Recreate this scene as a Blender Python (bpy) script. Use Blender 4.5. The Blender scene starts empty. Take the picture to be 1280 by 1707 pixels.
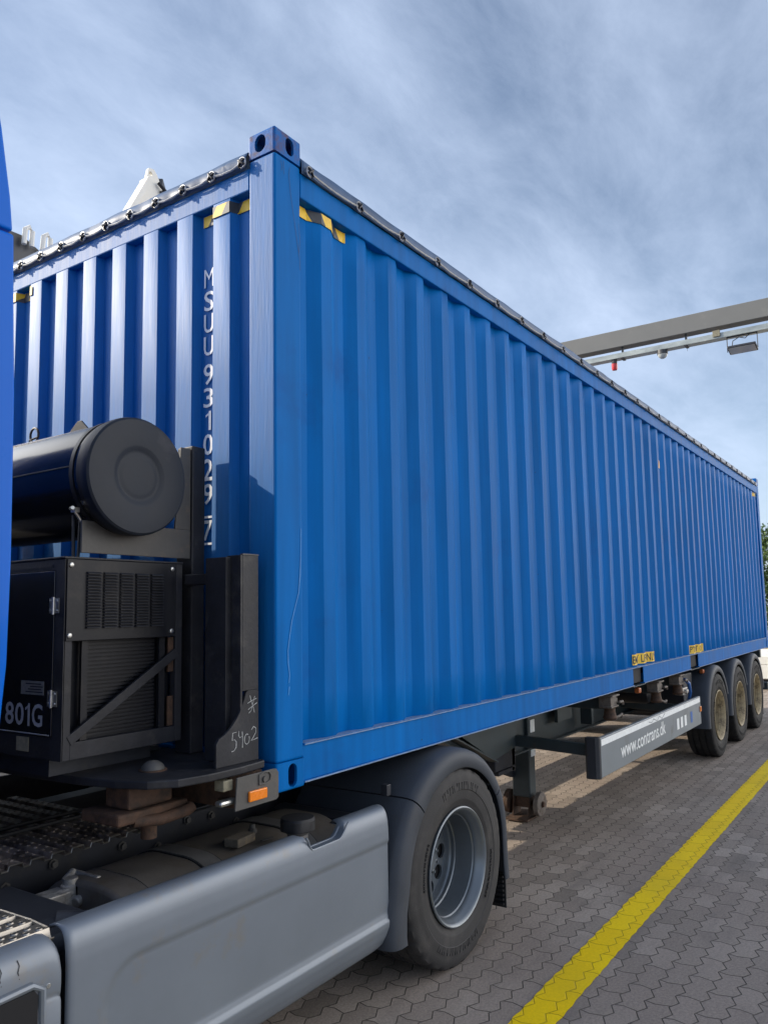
import bpy, bmesh, math, random
from mathutils import Vector, Matrix, Euler, noise
random.seed(7)
S = bpy.context.scene
COL = S.collection
GZ = 1.12            # everything below is written with z = 0 at the container's underside; the ground is 1.12 m lower
R = math.radians

# ------------------------------------------------------------------ camera, sky, sun, exposure
cd = bpy.data.cameras.new('camera'); cam = bpy.data.objects.new('camera', cd); COL.objects.link(cam)
cam.location = (-2.42298, -2.23787, 0.73132 + GZ)
rx, ry, rz = R(95.84749518), R(1.07715384), R(-56.10261559)
cam.rotation_euler = Euler((rx, ry, rz), 'XYZ')
cd.sensor_fit = 'HORIZONTAL'; cd.sensor_width = 36
cd.lens = 1300.156 / 1280 * 36
cd.shift_x = -22.69 / 1280; cd.shift_y = 32.69 / 1280
cd.clip_start = 0.05; cd.clip_end = 3000
S.camera = cam

SUN = Vector((-0.42, 1.0, 0.60)).normalized()
el = math.asin(SUN.z); az = math.atan2(SUN.x, SUN.y)
W = bpy.data.worlds.new('World'); S.world = W; W.use_nodes = True
nt = W.node_tree; nt.nodes.clear()
def wn(t, **k):
    n = nt.nodes.new(t)
    for a, b in k.items(): setattr(n, a, b)
    return n
out = wn('ShaderNodeOutputWorld'); bg = wn('ShaderNodeBackground'); sky = wn('ShaderNodeTexSky')
sky.sky_type = 'NISHITA'; sky.sun_disc = False; sky.sun_elevation = el; sky.sun_rotation = az
sky.air_density = 1.0; sky.dust_density = 0.8; sky.ozone_density = 2.0
tc = wn('ShaderNodeTexCoord'); sep = wn('ShaderNodeSeparateXYZ')
nt.links.new(tc.outputs['Generated'], sep.inputs[0])
def wm(op, a, b, clamp=False):
    m = wn('ShaderNodeMath', operation=op, use_clamp=clamp)
    for i, v in enumerate((a, b)):
        if v is None: continue
        if isinstance(v, (int, float)): m.inputs[i].default_value = v
        else: nt.links.new(v, m.inputs[i])
    return m.outputs[0]
zz = wm('ADD', wm('MAXIMUM', sep.outputs[2], 0.0), 0.30)
cx = wm('DIVIDE', sep.outputs[0], zz); cy = wm('DIVIDE', sep.outputs[1], zz)
cmb = wn('ShaderNodeCombineXYZ'); nt.links.new(cx, cmb.inputs[0]); nt.links.new(cy, cmb.inputs[1])
mp = wn('ShaderNodeMapping'); mp.inputs['Rotation'].default_value = (0, 0, R(28)); mp.inputs['Scale'].default_value = (0.78, 1.35, 1)
mp.inputs['Location'].default_value = (3.1, 0.4, 0)
nt.links.new(cmb.outputs[0], mp.inputs[0])
n1 = wn('ShaderNodeTexNoise'); n1.inputs['Scale'].default_value = 1.15; n1.inputs['Detail'].default_value = 12; n1.inputs['Roughness'].default_value = 0.56; n1.inputs['Distortion'].default_value = 0.35
nt.links.new(mp.outputs[0], n1.inputs['Vector'])
rp = wn('ShaderNodeValToRGB'); rp.color_ramp.elements[0].position = 0.30; rp.color_ramp.elements[1].position = 0.76
nt.links.new(n1.outputs['Fac'], rp.inputs[0])
# more veil low in the sky
lowv = wm('MULTIPLY', wm('SUBTRACT', 0.75, sep.outputs[2], True), 0.42)
n2 = wn('ShaderNodeTexNoise'); n2.inputs['Scale'].default_value = 5.0; n2.inputs['Detail'].default_value = 12; n2.inputs['Roughness'].default_value = 0.68; n2.inputs['Distortion'].default_value = 0.3
nt.links.new(mp.outputs[0], n2.inputs['Vector'])
cl = wm('ADD', wm('ADD', wm('MULTIPLY', rp.outputs[0], 0.66), wm('MULTIPLY', wm('SUBTRACT', n2.outputs['Fac'], 0.47), 0.60)), lowv, True)
mix = wn('ShaderNodeMix', data_type='RGBA')
nt.links.new(cl, mix.inputs['Factor']); nt.links.new(sky.outputs[0], mix.inputs['A'])
# veil is bluish grey in front; unseen brighter sky added behind as fill light
behind = wn('ShaderNodeMapRange', interpolation_type='SMOOTHSTEP')
nt.links.new(wm('ADD', wm('MULTIPLY', sep.outputs[1], -0.70), wm('MULTIPLY', sep.outputs[0], 0.62)), behind.inputs['Value'])
behind.inputs['From Min'].default_value = 0.52; behind.inputs['From Max'].default_value = 0.85
ccol = wn('ShaderNodeMix', data_type='RGBA'); nt.links.new(behind.outputs[0], ccol.inputs['Factor'])
ccol.inputs['A'].default_value = (5.9, 7.0, 9.0, 1); ccol.inputs['B'].default_value = (27, 26.3, 25.5, 1)
nt.links.new(ccol.outputs['Result'], mix.inputs['B'])
cl2 = wm('ADD', cl, wm('MULTIPLY', behind.outputs[0], 0.45), True); nt.links.new(cl2, mix.inputs['Factor'])
# thin cloud lit up around the sun
dt = wn('ShaderNodeVectorMath', operation='DOT_PRODUCT'); nt.links.new(tc.outputs['Generated'], dt.inputs[0]); dt.inputs[1].default_value = tuple(SUN)
gl = wn('ShaderNodeMapRange', interpolation_type='SMOOTHSTEP'); nt.links.new(dt.outputs['Value'], gl.inputs['Value'])
gl.inputs['From Min'].default_value = 0.80; gl.inputs['From Max'].default_value = 1.0
gm = wn('ShaderNodeMix', data_type='RGBA', blend_type='ADD'); nt.links.new(gl.outputs[0], gm.inputs['Factor'])
nt.links.new(mix.outputs['Result'], gm.inputs['A']); gm.inputs['B'].default_value = (24, 23.8, 23.2, 1)
nt.links.new(gm.outputs['Result'], bg.inputs[0]); bg.inputs[1].default_value = 0.10
nt.links.new(bg.outputs[0], out.inputs[0])

sl = bpy.data.lights.new('sun', 'SUN'); sl.energy = 3.6; sl.angle = R(0.5); sl.color = (1.0, 0.89, 0.72)
so = bpy.data.objects.new('sun', sl); COL.objects.link(so)
so.rotation_euler = SUN.to_track_quat('Z', 'Y').to_euler(); so.location = (-8, 18, 12)
S.view_settings.view_transform = 'Standard'; S.view_settings.look = 'None'; S.view_settings.gamma = 1
S.view_settings.exposure = 0.45

# ------------------------------------------------------------------ materials
def srgb(r, g, b):
    f = lambda c: (c/255/12.92) if c <= 10 else ((c/255+0.055)/1.055)**2.4
    return (f(r), f(g), f(b))
def mat(name, col, rough=0.5, metal=0.0, var=0.12, vscale=6.0, stretch=(1, 1, 1), dirt=None, dirt_amt=0.0, dscale=3.0,
        bump=0.0, bscale=60.0, bstretch=(1, 1, 1), coat=0.0, rvar=0.12, spec=0.5, specks=None, streak=0):
    m = bpy.data.materials.new(name); m.use_nodes = True
    t = m.node_tree; N = t.nodes; L = t.links; b = N['Principled BSDF']
    b.inputs['Roughness'].default_value = rough; b.inputs['Metallic'].default_value = metal
    b.inputs['Specular IOR Level'].default_value = spec
    if coat: b.inputs['Coat Weight'].default_value = coat; b.inputs['Coat Roughness'].default_value = 0.12
    c = N.new('ShaderNodeTexCoord'); mpn = N.new('ShaderNodeMapping'); mpn.inputs['Scale'].default_value = stretch
    L.new(c.outputs['Object'], mpn.inputs[0])
    n = N.new('ShaderNodeTexNoise'); n.inputs['Scale'].default_value = vscale; n.inputs['Detail'].default_value = 6; n.inputs['Roughness'].default_value = 0.65
    L.new(mpn.outputs[0], n.inputs['Vector'])
    r = N.new('ShaderNodeValToRGB')
    r.color_ramp.elements[0].position = 0.3; r.color_ramp.elements[1].position = 0.7
    r.color_ramp.elements[0].color = tuple(max(0, x*(1-var)) for x in col)+(1,)
    r.color_ramp.elements[1].color = tuple(min(1, x*(1+var)) for x in col)+(1,)
    L.new(n.outputs['Fac'], r.inputs[0]); last = r.outputs[0]
    if dirt:
        d = N.new('ShaderNodeTexNoise'); d.inputs['Scale'].default_value = dscale; d.inputs['Detail'].default_value = 10; d.inputs['Roughness'].default_value = 0.7
        L.new(c.outputs['Object'], d.inputs['Vector'])
        dr = N.new('ShaderNodeValToRGB'); dr.color_ramp.elements[0].position = 0.62-dirt_amt*0.3; dr.color_ramp.elements[1].position = 0.78-dirt_amt*0.2
        L.new(d.outputs['Fac'], dr.inputs[0])
        mx = N.new('ShaderNodeMix'); mx.data_type = 'RGBA'; L.new(dr.outputs[0], mx.inputs['Factor'])
        L.new(last, mx.inputs['A']); mx.inputs['B'].default_value = (*dirt, 1); last = mx.outputs['Result']
    if specks:
        for sc_, lo_ in ((26, .735), (5.5, .76)):
            d = N.new('ShaderNodeTexNoise'); d.inputs['Scale'].default_value = sc_; d.inputs['Detail'].default_value = 4; d.inputs['Roughness'].default_value = 0.6
            L.new(c.outputs['Object'], d.inputs['Vector']); dr = N.new('ShaderNodeValToRGB'); dr.color_ramp.elements[0].position = lo_; dr.color_ramp.elements[1].position = lo_+.03
            L.new(d.outputs['Fac'], dr.inputs[0]); mx = N.new('ShaderNodeMix'); mx.data_type = 'RGBA'; L.new(dr.outputs[0], mx.inputs['Factor']); L.new(last, mx.inputs['A']); mx.inputs['B'].default_value = (*specks, 1); last = mx.outputs['Result']
    if streak:
        ms_ = N.new('ShaderNodeMapping'); ms_.inputs['Scale'].default_value = (1, 1, .06); L.new(c.outputs['Object'], ms_.inputs[0])
        d = N.new('ShaderNodeTexNoise'); d.inputs['Scale'].default_value = 14; d.inputs['Detail'].default_value = 5; L.new(ms_.outputs[0], d.inputs['Vector'])
        mr0 = N.new('ShaderNodeMapRange'); mr0.inputs['From Min'].default_value = .3; mr0.inputs['From Max'].default_value = .7; mr0.inputs['To Min'].default_value = 1-streak; mr0.inputs['To Max'].default_value = 1+streak; L.new(d.outputs['Fac'], mr0.inputs[0])
        vm = N.new('ShaderNodeVectorMath'); vm.operation = 'SCALE'; L.new(last, vm.inputs[0]); L.new(mr0.outputs[0], vm.inputs['Scale']); last = vm.outputs[0]
    L.new(last, b.inputs['Base Color'])
    if rvar:
        mr = N.new('ShaderNodeMapRange'); mr.inputs['To Min'].default_value = max(0.05, rough-rvar); mr.inputs['To Max'].default_value = min(1, rough+rvar)
        L.new(n.outputs['Fac'], mr.inputs[0]); L.new(mr.outputs[0], b.inputs['Roughness'])
    if bump:
        m2 = N.new('ShaderNodeMapping'); m2.inputs['Scale'].default_value = bstretch; L.new(c.outputs['Object'], m2.inputs[0])
        n2 = N.new('ShaderNodeTexNoise'); n2.inputs['Scale'].default_value = bscale; n2.inputs['Detail'].default_value = 3
        L.new(m2.outputs[0], n2.inputs['Vector'])
        bp = N.new('ShaderNodeBump'); bp.inputs['Strength'].default_value = bump; bp.inputs['Distance'].default_value = 0.004
        L.new(n2.outputs['Fac'], bp.inputs['Height']); L.new(bp.outputs[0], b.inputs['Normal'])
    return m
M = {}
M['blue'] = mat('container_blue', (0.0, 0.122, 0.40), 0.5, spec=0.06, specks=(.02, .05, .12), streak=.14, var=0.10, vscale=2.2, stretch=(1, 1, 0.35), bump=0.10, bscale=22, bstretch=(1, 1, 0.25), rvar=0.08, dirt=(0.004, 0.095, 0.33), dirt_amt=0.15, dscale=2.0)
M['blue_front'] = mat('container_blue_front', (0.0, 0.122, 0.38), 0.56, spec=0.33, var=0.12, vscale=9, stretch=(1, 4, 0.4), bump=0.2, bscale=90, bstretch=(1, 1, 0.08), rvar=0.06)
M['blue_edge'] = mat('worn_blue_edge', (0.16, 0.24, 0.38), 0.5, var=0.3, vscale=30)
M['rustblue'] = mat('casting_blue', (0.001, 0.108, 0.38), 0.5, spec=0.12, var=0.15, vscale=8, dirt=(0.11, 0.045, 0.02), dirt_amt=0.5, dscale=11, bump=0.3, bscale=40)
M['cab_blue'] = mat('cab_blue', (0.0, 0.115, 0.55), 0.28, spec=0.06, var=0.03, vscale=2, rvar=0.03, coat=0.15)
M['hole'] = mat('dark_cavity', (0.006, 0.006, 0.008), 0.8, var=0.2)
M['black'] = mat('black_paint', (0.009, 0.010, 0.014), 0.42, spec=0.25, var=0.25, vscale=5, bump=0.1, bscale=50, dirt=(0.035, 0.032, 0.03), dirt_amt=0.25, dscale=5)
M['black_gloss'] = mat('black_gloss', (0.010, 0.011, 0.014), 0.2, var=0.2, vscale=6, rvar=0.06, coat=0.3)
def glare_top(m, col, lo=.70, hi=.97):
    t = m.node_tree; N = t.nodes; L = t.links; b = N['Principled BSDF']; g = N.new('ShaderNodeNewGeometry'); sp = N.new('ShaderNodeSeparateXYZ'); L.new(g.outputs['Normal'], sp.inputs[0])
    nz_ = N.new('ShaderNodeTexNoise'); nz_.inputs['Scale'].default_value = 7; nz_.inputs['Detail'].default_value = 8
    ad = N.new('ShaderNodeMath'); ad.operation = 'MULTIPLY_ADD'; L.new(nz_.outputs['Fac'], ad.inputs[0]); ad.inputs[1].default_value = .22; L.new(sp.outputs[2], ad.inputs[2])
    r = N.new('ShaderNodeMapRange'); r.inputs['From Min'].default_value = lo+.11; r.inputs['From Max'].default_value = hi+.11; L.new(ad.outputs[0], r.inputs[0])
    old = b.inputs['Base Color'].links[0].from_socket; mx = N.new('ShaderNodeMix'); mx.data_type = 'RGBA'; L.new(r.outputs[0], mx.inputs['Factor']); L.new(old, mx.inputs['A']); mx.inputs['B'].default_value = (*col, 1)
    L.new(mx.outputs['Result'], b.inputs['Base Color'])
glare_top(M['black_gloss'], (.30, .285, .26), .74, .90)  # pale colour on the tank's upper faces paints in its sky glare
M['cap_grey'] = mat('cap_grey', (0.017, 0.022, 0.032), 0.5, spec=0.22, var=0.15, vscale=5, dirt=(0.05, 0.05, 0.06), dirt_amt=0.1, bump=0.1, bscale=40)
M['worn'] = mat('worn_black_steel', (0.020, 0.021, 0.026), 0.5, spec=0.3, var=0.35, vscale=7, dirt=(0.055, 0.052, 0.05), dirt_amt=0.25, dscale=9, bump=0.25, bscale=50)
M['worn_brown'] = mat('dusty_steel', (0.075, 0.072, 0.068), 0.6, var=0.2, vscale=9, dirt=(0.13, 0.10, 0.075), dirt_amt=0.2, dscale=12, bump=0.2, bscale=60)
M['rust'] = mat('rusty_steel', (0.075, 0.040, 0.024), 0.8, var=0.5, vscale=18, dirt=(0.02, 0.015, 0.012), dirt_amt=0.4, dscale=20, bump=0.6, bscale=60)
M['rust_light'] = mat('worn_cast_steel', (0.16, 0.135, 0.115), 0.7, var=0.4, vscale=14, dirt=(0.06, 0.035, 0.02), dirt_amt=0.4, dscale=16, bump=0.5, bscale=60)
M['chassis'] = mat('chassis_grey', (0.034, 0.050, 0.058), 0.45, var=0.2, vscale=4, dirt=(0.05, 0.045, 0.04), dirt_amt=0.2, dscale=6, bump=0.15, bscale=40)
M['frame_dark'] = mat('frame_dark', (0.012, 0.015, 0.024), 0.55, var=0.3, vscale=5, dirt=(0.03, 0.028, 0.027), dirt_amt=0.25, dscale=8, bump=0.2)
M['guard'] = mat('side_guard_grey', (0.185, 0.21, 0.23), 0.42, var=0.10, vscale=3, stretch=(0.4, 1, 1), rvar=0.1, dirt=(0.12, 0.12, 0.115), dirt_amt=0.1, bump=0.05)
M['silver'] = mat('silver_paint', (0.175, 0.200, 0.235), 0.42, metal=0.25, var=0.06, vscale=3, rvar=0.05, coat=0.08, bump=0.03, bscale=400, dirt=(0.20, 0.185, 0.165), dirt_amt=0.12, dscale=5)
M['plastic'] = mat('mudguard_plastic', (0.056, 0.063, 0.076), 0.55, spec=0.2, var=0.12, vscale=5, dirt=(0.06, 0.06, 0.065), dirt_amt=0.15, dscale=4, bump=0.12, bscale=120)
M['plastic_dark'] = mat('dark_plastic', (0.022, 0.025, 0.033), 0.5, var=0.12, vscale=6, dirt=(0.05, 0.05, 0.055), dirt_amt=0.15, bump=0.12, bscale=120)
M['rubber'] = mat('tyre_rubber', (0.026, 0.025, 0.026), 0.75, var=0.25, vscale=10, dirt=(0.055, 0.05, 0.047), dirt_amt=0.35, dscale=5, bump=0.25, bscale=150)
M['rubber_dark'] = mat('trailer_tyre', (0.014, 0.014, 0.015), 0.75, spec=0.3, var=0.25, vscale=10, dirt=(0.03, 0.028, 0.026), dirt_amt=0.3, dscale=5, bump=0.25, bscale=150)
M['rubber_black'] = mat('black_rubber', (0.012, 0.012, 0.014), 0.6, var=0.2, vscale=6, bump=0.2)
M['rim_grey'] = mat('rim_grey', (0.17, 0.19, 0.21), 0.32, metal=0.45, var=0.1, vscale=6, rvar=0.05, dirt=(0.10, 0.10, 0.105), dirt_amt=0.15, bump=0.1)
M['rim_tan'] = mat('rim_corroded', (0.42, 0.33, 0.19), 0.6, var=0.3, vscale=14, dirt=(0.07, 0.045, 0.025), dirt_amt=0.55, dscale=14, bump=0.5, bscale=60)
M['rim_white'] = mat('rim_pale', (0.42, 0.45, 0.48), 0.5, metal=0.2, var=0.15, vscale=8, dirt=(0.15, 0.12, 0.09), dirt_amt=0.3, dscale=9)
M['hub_blue'] = mat('hub_blue', (0.01, 0.11, 0.42), 0.4)
M['tank'] = mat('dusty_fuel_tank', (0.135, 0.120, 0.104), 0.55, metal=0.2, var=0.25, vscale=5, dirt=(0.10, 0.075, 0.05), dirt_amt=0.3, dscale=7, bump=0.2, bscale=90)
M['strapm'] = mat('tank_strap', (0.17, 0.165, 0.16), 0.45, metal=0.4, var=0.2, vscale=9)
M['alu'] = mat('aluminium_tread', (0.36, 0.33, 0.29), 0.4, metal=0.85, var=0.25, vscale=14, dirt=(0.14, 0.11, 0.08), dirt_amt=0.3, dscale=20)
M['grate'] = mat('dirty_grating', (0.36, 0.29, 0.24), 0.5, metal=0.5, var=0.4, vscale=10, dirt=(0.03, 0.022, 0.018), dirt_amt=0.5, dscale=12, bump=0.3)
M['steel'] = mat('bright_steel', (0.5, 0.5, 0.48), 0.35, metal=0.9, var=0.2, vscale=30)
M['castalu'] = mat('cast_valve', (0.38, 0.36, 0.33), 0.55, metal=0.5, var=0.35, vscale=20, dirt=(0.07, 0.06, 0.05), dirt_amt=0.4, dscale=25)
M['white'] = mat('white_lettering', (0.80, 0.82, 0.82), 0.55, var=0.1, vscale=30)
M['letter_grey'] = mat('grey_lettering', (0.33, 0.34, 0.36), 0.55, var=0.15, vscale=30)
M['chalk'] = mat('chalk', (0.42, 0.43, 0.43), 0.9, var=0.35, vscale=120)
M['yellow'] = mat('sticker_yellow', (0.80, 0.50, 0.02), 0.5, var=0.15, vscale=20)
M['stripe_black'] = mat('stripe_black', (0.04, 0.045, 0.055), 0.5, var=0.3, vscale=20)
M['text_black'] = mat('black_lettering', (0.02, 0.02, 0.02), 0.5)
M['orange'] = mat('orange_reflector', (0.85, 0.22, 0.008), 0.25, var=0.05, coat=0.5)
M['lamp_orange'] = mat('amber_lamp', (0.45, 0.12, 0.03), 0.35, var=0.3, vscale=40)
M['red'] = mat('red_plastic', (0.55, 0.02, 0.03), 0.25, var=0.05, coat=0.5)
M['pink'] = mat('tail_lamp_red', (0.5, 0.03, 0.06), 0.3, coat=0.4)
M['tarp'] = mat('tarpaulin_pvc', (0.050, 0.095, 0.185), 0.42, spec=0.22, var=0.25, vscale=8, bump=0.25, bscale=14, rvar=0.08)
M['rope'] = mat('wire_rope', (0.42, 0.42, 0.41), 0.5, metal=0.5, var=0.2, vscale=40)
M['knot'] = mat('galv_eyelet', (0.30, 0.31, 0.33), 0.4, metal=0.4, var=0.3)
M['ring'] = mat('eyelet_dark', (0.02, 0.02, 0.025), 0.35, metal=0.6)
M['galv'] = mat('galvanised_tray', (0.36, 0.39, 0.38), 0.45, metal=0.6, var=0.25, vscale=8, stretch=(1, 0.4, 1))
M['gantry'] = mat('gantry_grey', (0.155, 0.158, 0.155), 0.55, var=0.07, vscale=1.5, dirt=(0.20, 0.195, 0.18), dirt_amt=0.1, bump=0.05)
M['whitepaint'] = mat('white_steel', (0.72, 0.70, 0.64), 0.5, var=0.1, vscale=3, dirt=(0.45, 0.40, 0.33), dirt_amt=0.15)
M['darksteel'] = mat('dark_machine_steel', (0.045, 0.048, 0.055), 0.5, var=0.3, vscale=4)
M['glass'] = mat('dark_glass', (0.01, 0.012, 0.015), 0.05, var=0.0, rvar=0)
M['lens'] = mat('lamp_lens', (0.55, 0.50, 0.40), 0.15, var=0.1, coat=0.6)
M['dome'] = mat('translucent_dome', (0.45, 0.47, 0.45), 0.2, var=0.1, coat=0.5)
M['plate_sil'] = mat('type_plate', (0.30, 0.30, 0.28), 0.4, metal=0.5, var=0.2, vscale=60)
M['plate_yel'] = mat('old_label', (0.22, 0.20, 0.14), 0.7, var=0.3, vscale=60)
M['wood'] = mat('old_wood_block', (0.12, 0.10, 0.075), 0.85, var=0.35, vscale=12, stretch=(1, 6, 6), dirt=(0.28, 0.19, 0.09), dirt_amt=0.2, dscale=18, bump=0.6, bscale=40)
M['bark'] = mat('bark', (0.06, 0.045, 0.032), 0.9, var=0.3, vscale=8, bump=0.6)
M['leaf1'] = mat('leaf_green', (0.045, 0.095, 0.022), 0.6, var=0.35, vscale=1.5)
M['leaf2'] = mat('leaf_light', (0.095, 0.15, 0.035), 0.6, var=0.3, vscale=1.5)
M['scratch'] = mat('scratch_pale_blue', (0.03, 0.24, 0.60), 0.5, var=0.2, vscale=30)
M['crack'] = mat('crack_dark', (0.004, 0.02, 0.07), 0.6)
M['hose'] = mat('blue_hose', (0.02, 0.11, 0.36), 0.45)

# ------------------------------------------------------------------ builders
class MB:
    def __init__(s): s.b = bmesh.new()
    def box(s, x0, x1, y0, y1, z0, z1, rot=None):
        v = [Vector((x, y, z)) for x in (x0, x1) for y in (y0, y1) for z in (z0, z1)]
        if rot:
            c = Vector(((x0+x1)/2, (y0+y1)/2, (z0+z1)/2)); mtx = Euler(rot).to_matrix(); v = [c + mtx @ (p-c) for p in v]
        v = [s.b.verts.new(p) for p in v]
        for f in ((0, 1, 3, 2), (4, 6, 7, 5), (0, 4, 5, 1), (2, 3, 7, 6), (0, 2, 6, 4), (1, 5, 7, 3)): s.b.faces.new([v[i] for i in f])
        return s
    def beam(s, p0, p1, w, h, up=(0, 0, 1)):
        p0 = Vector(p0); p1 = Vector(p1); d = (p1-p0).normalized(); u = Vector(up); sd = d.cross(u).normalized(); u = sd.cross(d).normalized()
        v = [s.b.verts.new(p + sd*a*w/2 + u*b*h/2) for p in (p0, p1) for a in (-1, 1) for b in (-1, 1)]
        for f in ((0, 1, 3, 2), (4, 6, 7, 5), (0, 4, 5, 1), (2, 3, 7, 6), (0, 2, 6, 4), (1, 5, 7, 3)): s.b.faces.new([v[i] for i in f])
        return s
    def tube(s, pts, r, n=8, cap=True, closed=False):
        pts = [Vector(p) for p in pts]; rings = []; m = len(pts)
        ref = None
        for i, p in enumerate(pts):
            a = pts[(i-1) % m] if (closed or i > 0) else p; b = pts[(i+1) % m] if (closed or i < m-1) else p
            d = (b-a).normalized()
            if ref is None or abs(d.dot(ref)) > 0.98: ref = Vector((0, 0, 1)) if abs(d.z) < 0.9 else Vector((1, 0, 0))
            e = d.cross(ref).normalized(); g = e.cross(d).normalized(); ref = g
            rr = r[i] if isinstance(r, (list, tuple)) else r
            rings.append([s.b.verts.new(p + e*rr*math.cos(2*math.pi*k/n) + g*rr*math.sin(2*math.pi*k/n)) for k in range(n)])
        rg = range(m if closed else m-1)
        for i in rg:
            A = rings[i]; B = rings[(i+1) % m]
            for k in range(n): s.b.faces.new((A[k], A[(k+1) % n], B[(k+1) % n], B[k]))
        if cap and not closed: s.b.faces.new(rings[0][::-1]); s.b.faces.new(rings[-1])
        return s
    def lathe(s, c, axis, prof, n=48, mod=None, close=False):
        # prof: list of (along axis, radius)
        c = Vector(c); ax = {'x': 0, 'y': 1, 'z': 2}[axis]; e1 = (ax+1) % 3; e2 = (ax+2) % 3
        rings = []
        for j, (h, r) in enumerate(prof):
            ring = []
            for k in range(n):
                a = 2*math.pi*k/n; rr = r if mod is None else mod(j, k, r)
                p = [0, 0, 0]; p[ax] = h; p[e1] = rr*math.cos(a); p[e2] = rr*math.sin(a)
                ring.append(s.b.verts.new(c+Vector(p)))
            rings.append(ring)
        for j in range(len(prof)-1):
            for k in range(n): s.b.faces.new((rings[j][k], rings[j][(k+1) % n], rings[j+1][(k+1) % n], rings[j+1][k]))
        if close: s.b.faces.new(rings[0]); s.b.faces.new(rings[-1][::-1])
        return s
    def prism(s, poly, axis, a, b):
        ax = {'x': 0, 'y': 1, 'z': 2}[axis]; o = [i for i in range(3) if i != ax]
        def mk(h):
            vs = []
            for (u, w) in poly:
                p = [0, 0, 0]; p[ax] = h; p[o[0]] = u; p[o[1]] = w; vs.append(s.b.verts.new(p))
            return vs
        A = mk(a); B = mk(b); n = len(poly)
        s.b.faces.new(A); s.b.faces.new(B[::-1])
        for i in range(n): s.b.faces.new((A[i], B[i], B[(i+1) % n], A[(i+1) % n]))
        return s
    def grid(s, fn, nu, nv):
        V = [[s.b.verts.new(fn(i/nu, j/nv)) for j in range(nv+1)] for i in range(nu+1)]
        for i in range(nu):
            for j in range(nv): s.b.faces.new((V[i][j], V[i+1][j], V[i+1][j+1], V[i][j+1]))
        return s
    def sphere(s, c, r, sc=(1, 1, 1), seg=16):
        g = bmesh.ops.create_uvsphere(s.b, u_segments=seg, v_segments=seg//2, radius=r)
        for v in g['verts']: v.co = Vector((v.co.x*sc[0], v.co.y*sc[1], v.co.z*sc[2])) + Vector(c)
        return s
    def poly(s, pts):
        s.b.faces.new([s.b.verts.new(p) for p in pts]); return s

WORG = {}
def empty(name, loc, label=None, cat=None, group=None, kind=None, parent=None):
    o = bpy.data.objects.new(name, None); COL.objects.link(o); o.empty_display_size = 0.2
    w = Vector(loc); WORG[o.name] = w
    if parent: o.parent = parent; o.location = w - WORG[parent.name]
    else: o.location = w + Vector((0, 0, GZ))
    tag(o, label, cat, group, kind); return o
def tag(o, label=None, cat=None, group=None, kind=None):
    if label: o['label'] = label
    if cat: o['category'] = cat
    if group: o['group'] = group
    if kind: o['kind'] = kind
    return o
def obj(name, mb, m, parent=None, org=None, bevel=0, smooth=False, label=None, seg=2, solid=0):
    bm = mb.b if isinstance(mb, MB) else mb
    bmesh.ops.recalc_face_normals(bm, faces=bm.faces)
    if org is None:
        if parent: org = WORG[parent.name]
        else: org = Vector((0, 0, 0))
    org = Vector(org)
    bmesh.ops.translate(bm, verts=bm.verts, vec=-org)
    me = bpy.data.meshes.new(name); bm.to_mesh(me); bm.free()
    ms = m if isinstance(m, (list, tuple)) else [m]
    for x in ms: me.materials.append(M[x])
    o = bpy.data.objects.new(name, me); COL.objects.link(o); WORG[o.name] = org
    if parent: o.parent = parent; o.location = org - WORG[parent.name]
    else: o.location = org + Vector((0, 0, GZ))
    if solid: md = o.modifiers.new('s', 'SOLIDIFY'); md.thickness = solid; md.offset = 0
    if bevel:
        md = o.modifiers.new('b', 'BEVEL'); md.width = bevel; md.segments = seg; md.limit_method = 'ANGLE'; md.angle_limit = R(35)
    if smooth:
        me.polygons.foreach_set('use_smooth', [True]*len(me.polygons))
        try: me.set_sharp_from_angle(angle=R(smooth if smooth is not True else 40))
        except Exception: pass
    if label: o['label'] = label
    return o
def cut(o, mb):
    """boolean difference, applied at once; the cutter is removed"""
    bm = mb.b; bmesh.ops.recalc_face_normals(bm, faces=bm.faces)
    bmesh.ops.translate(bm, verts=bm.verts, vec=-WORG[o.name])
    me = bpy.data.meshes.new('c'); bm.to_mesh(me); bm.free(); c = bpy.data.objects.new('c', me); COL.objects.link(c)
    md = o.modifiers.new('x', 'BOOLEAN'); md.object = c; md.operation = 'DIFFERENCE'; md.solver = 'EXACT'
    par = o.parent; loc = o.location.copy(); o.parent = None; o.location = (0, 0, 0)
    bpy.context.view_layer.update(); dg = bpy.context.evaluated_depsgraph_get()
    new = bpy.data.meshes.new_from_object(o.evaluated_get(dg)); old = o.data
    o.modifiers.clear(); o.data = new; new.name = old.name
    o.parent = par; o.location = loc
    bpy.data.objects.remove(c); bpy.data.meshes.remove(me)
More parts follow.
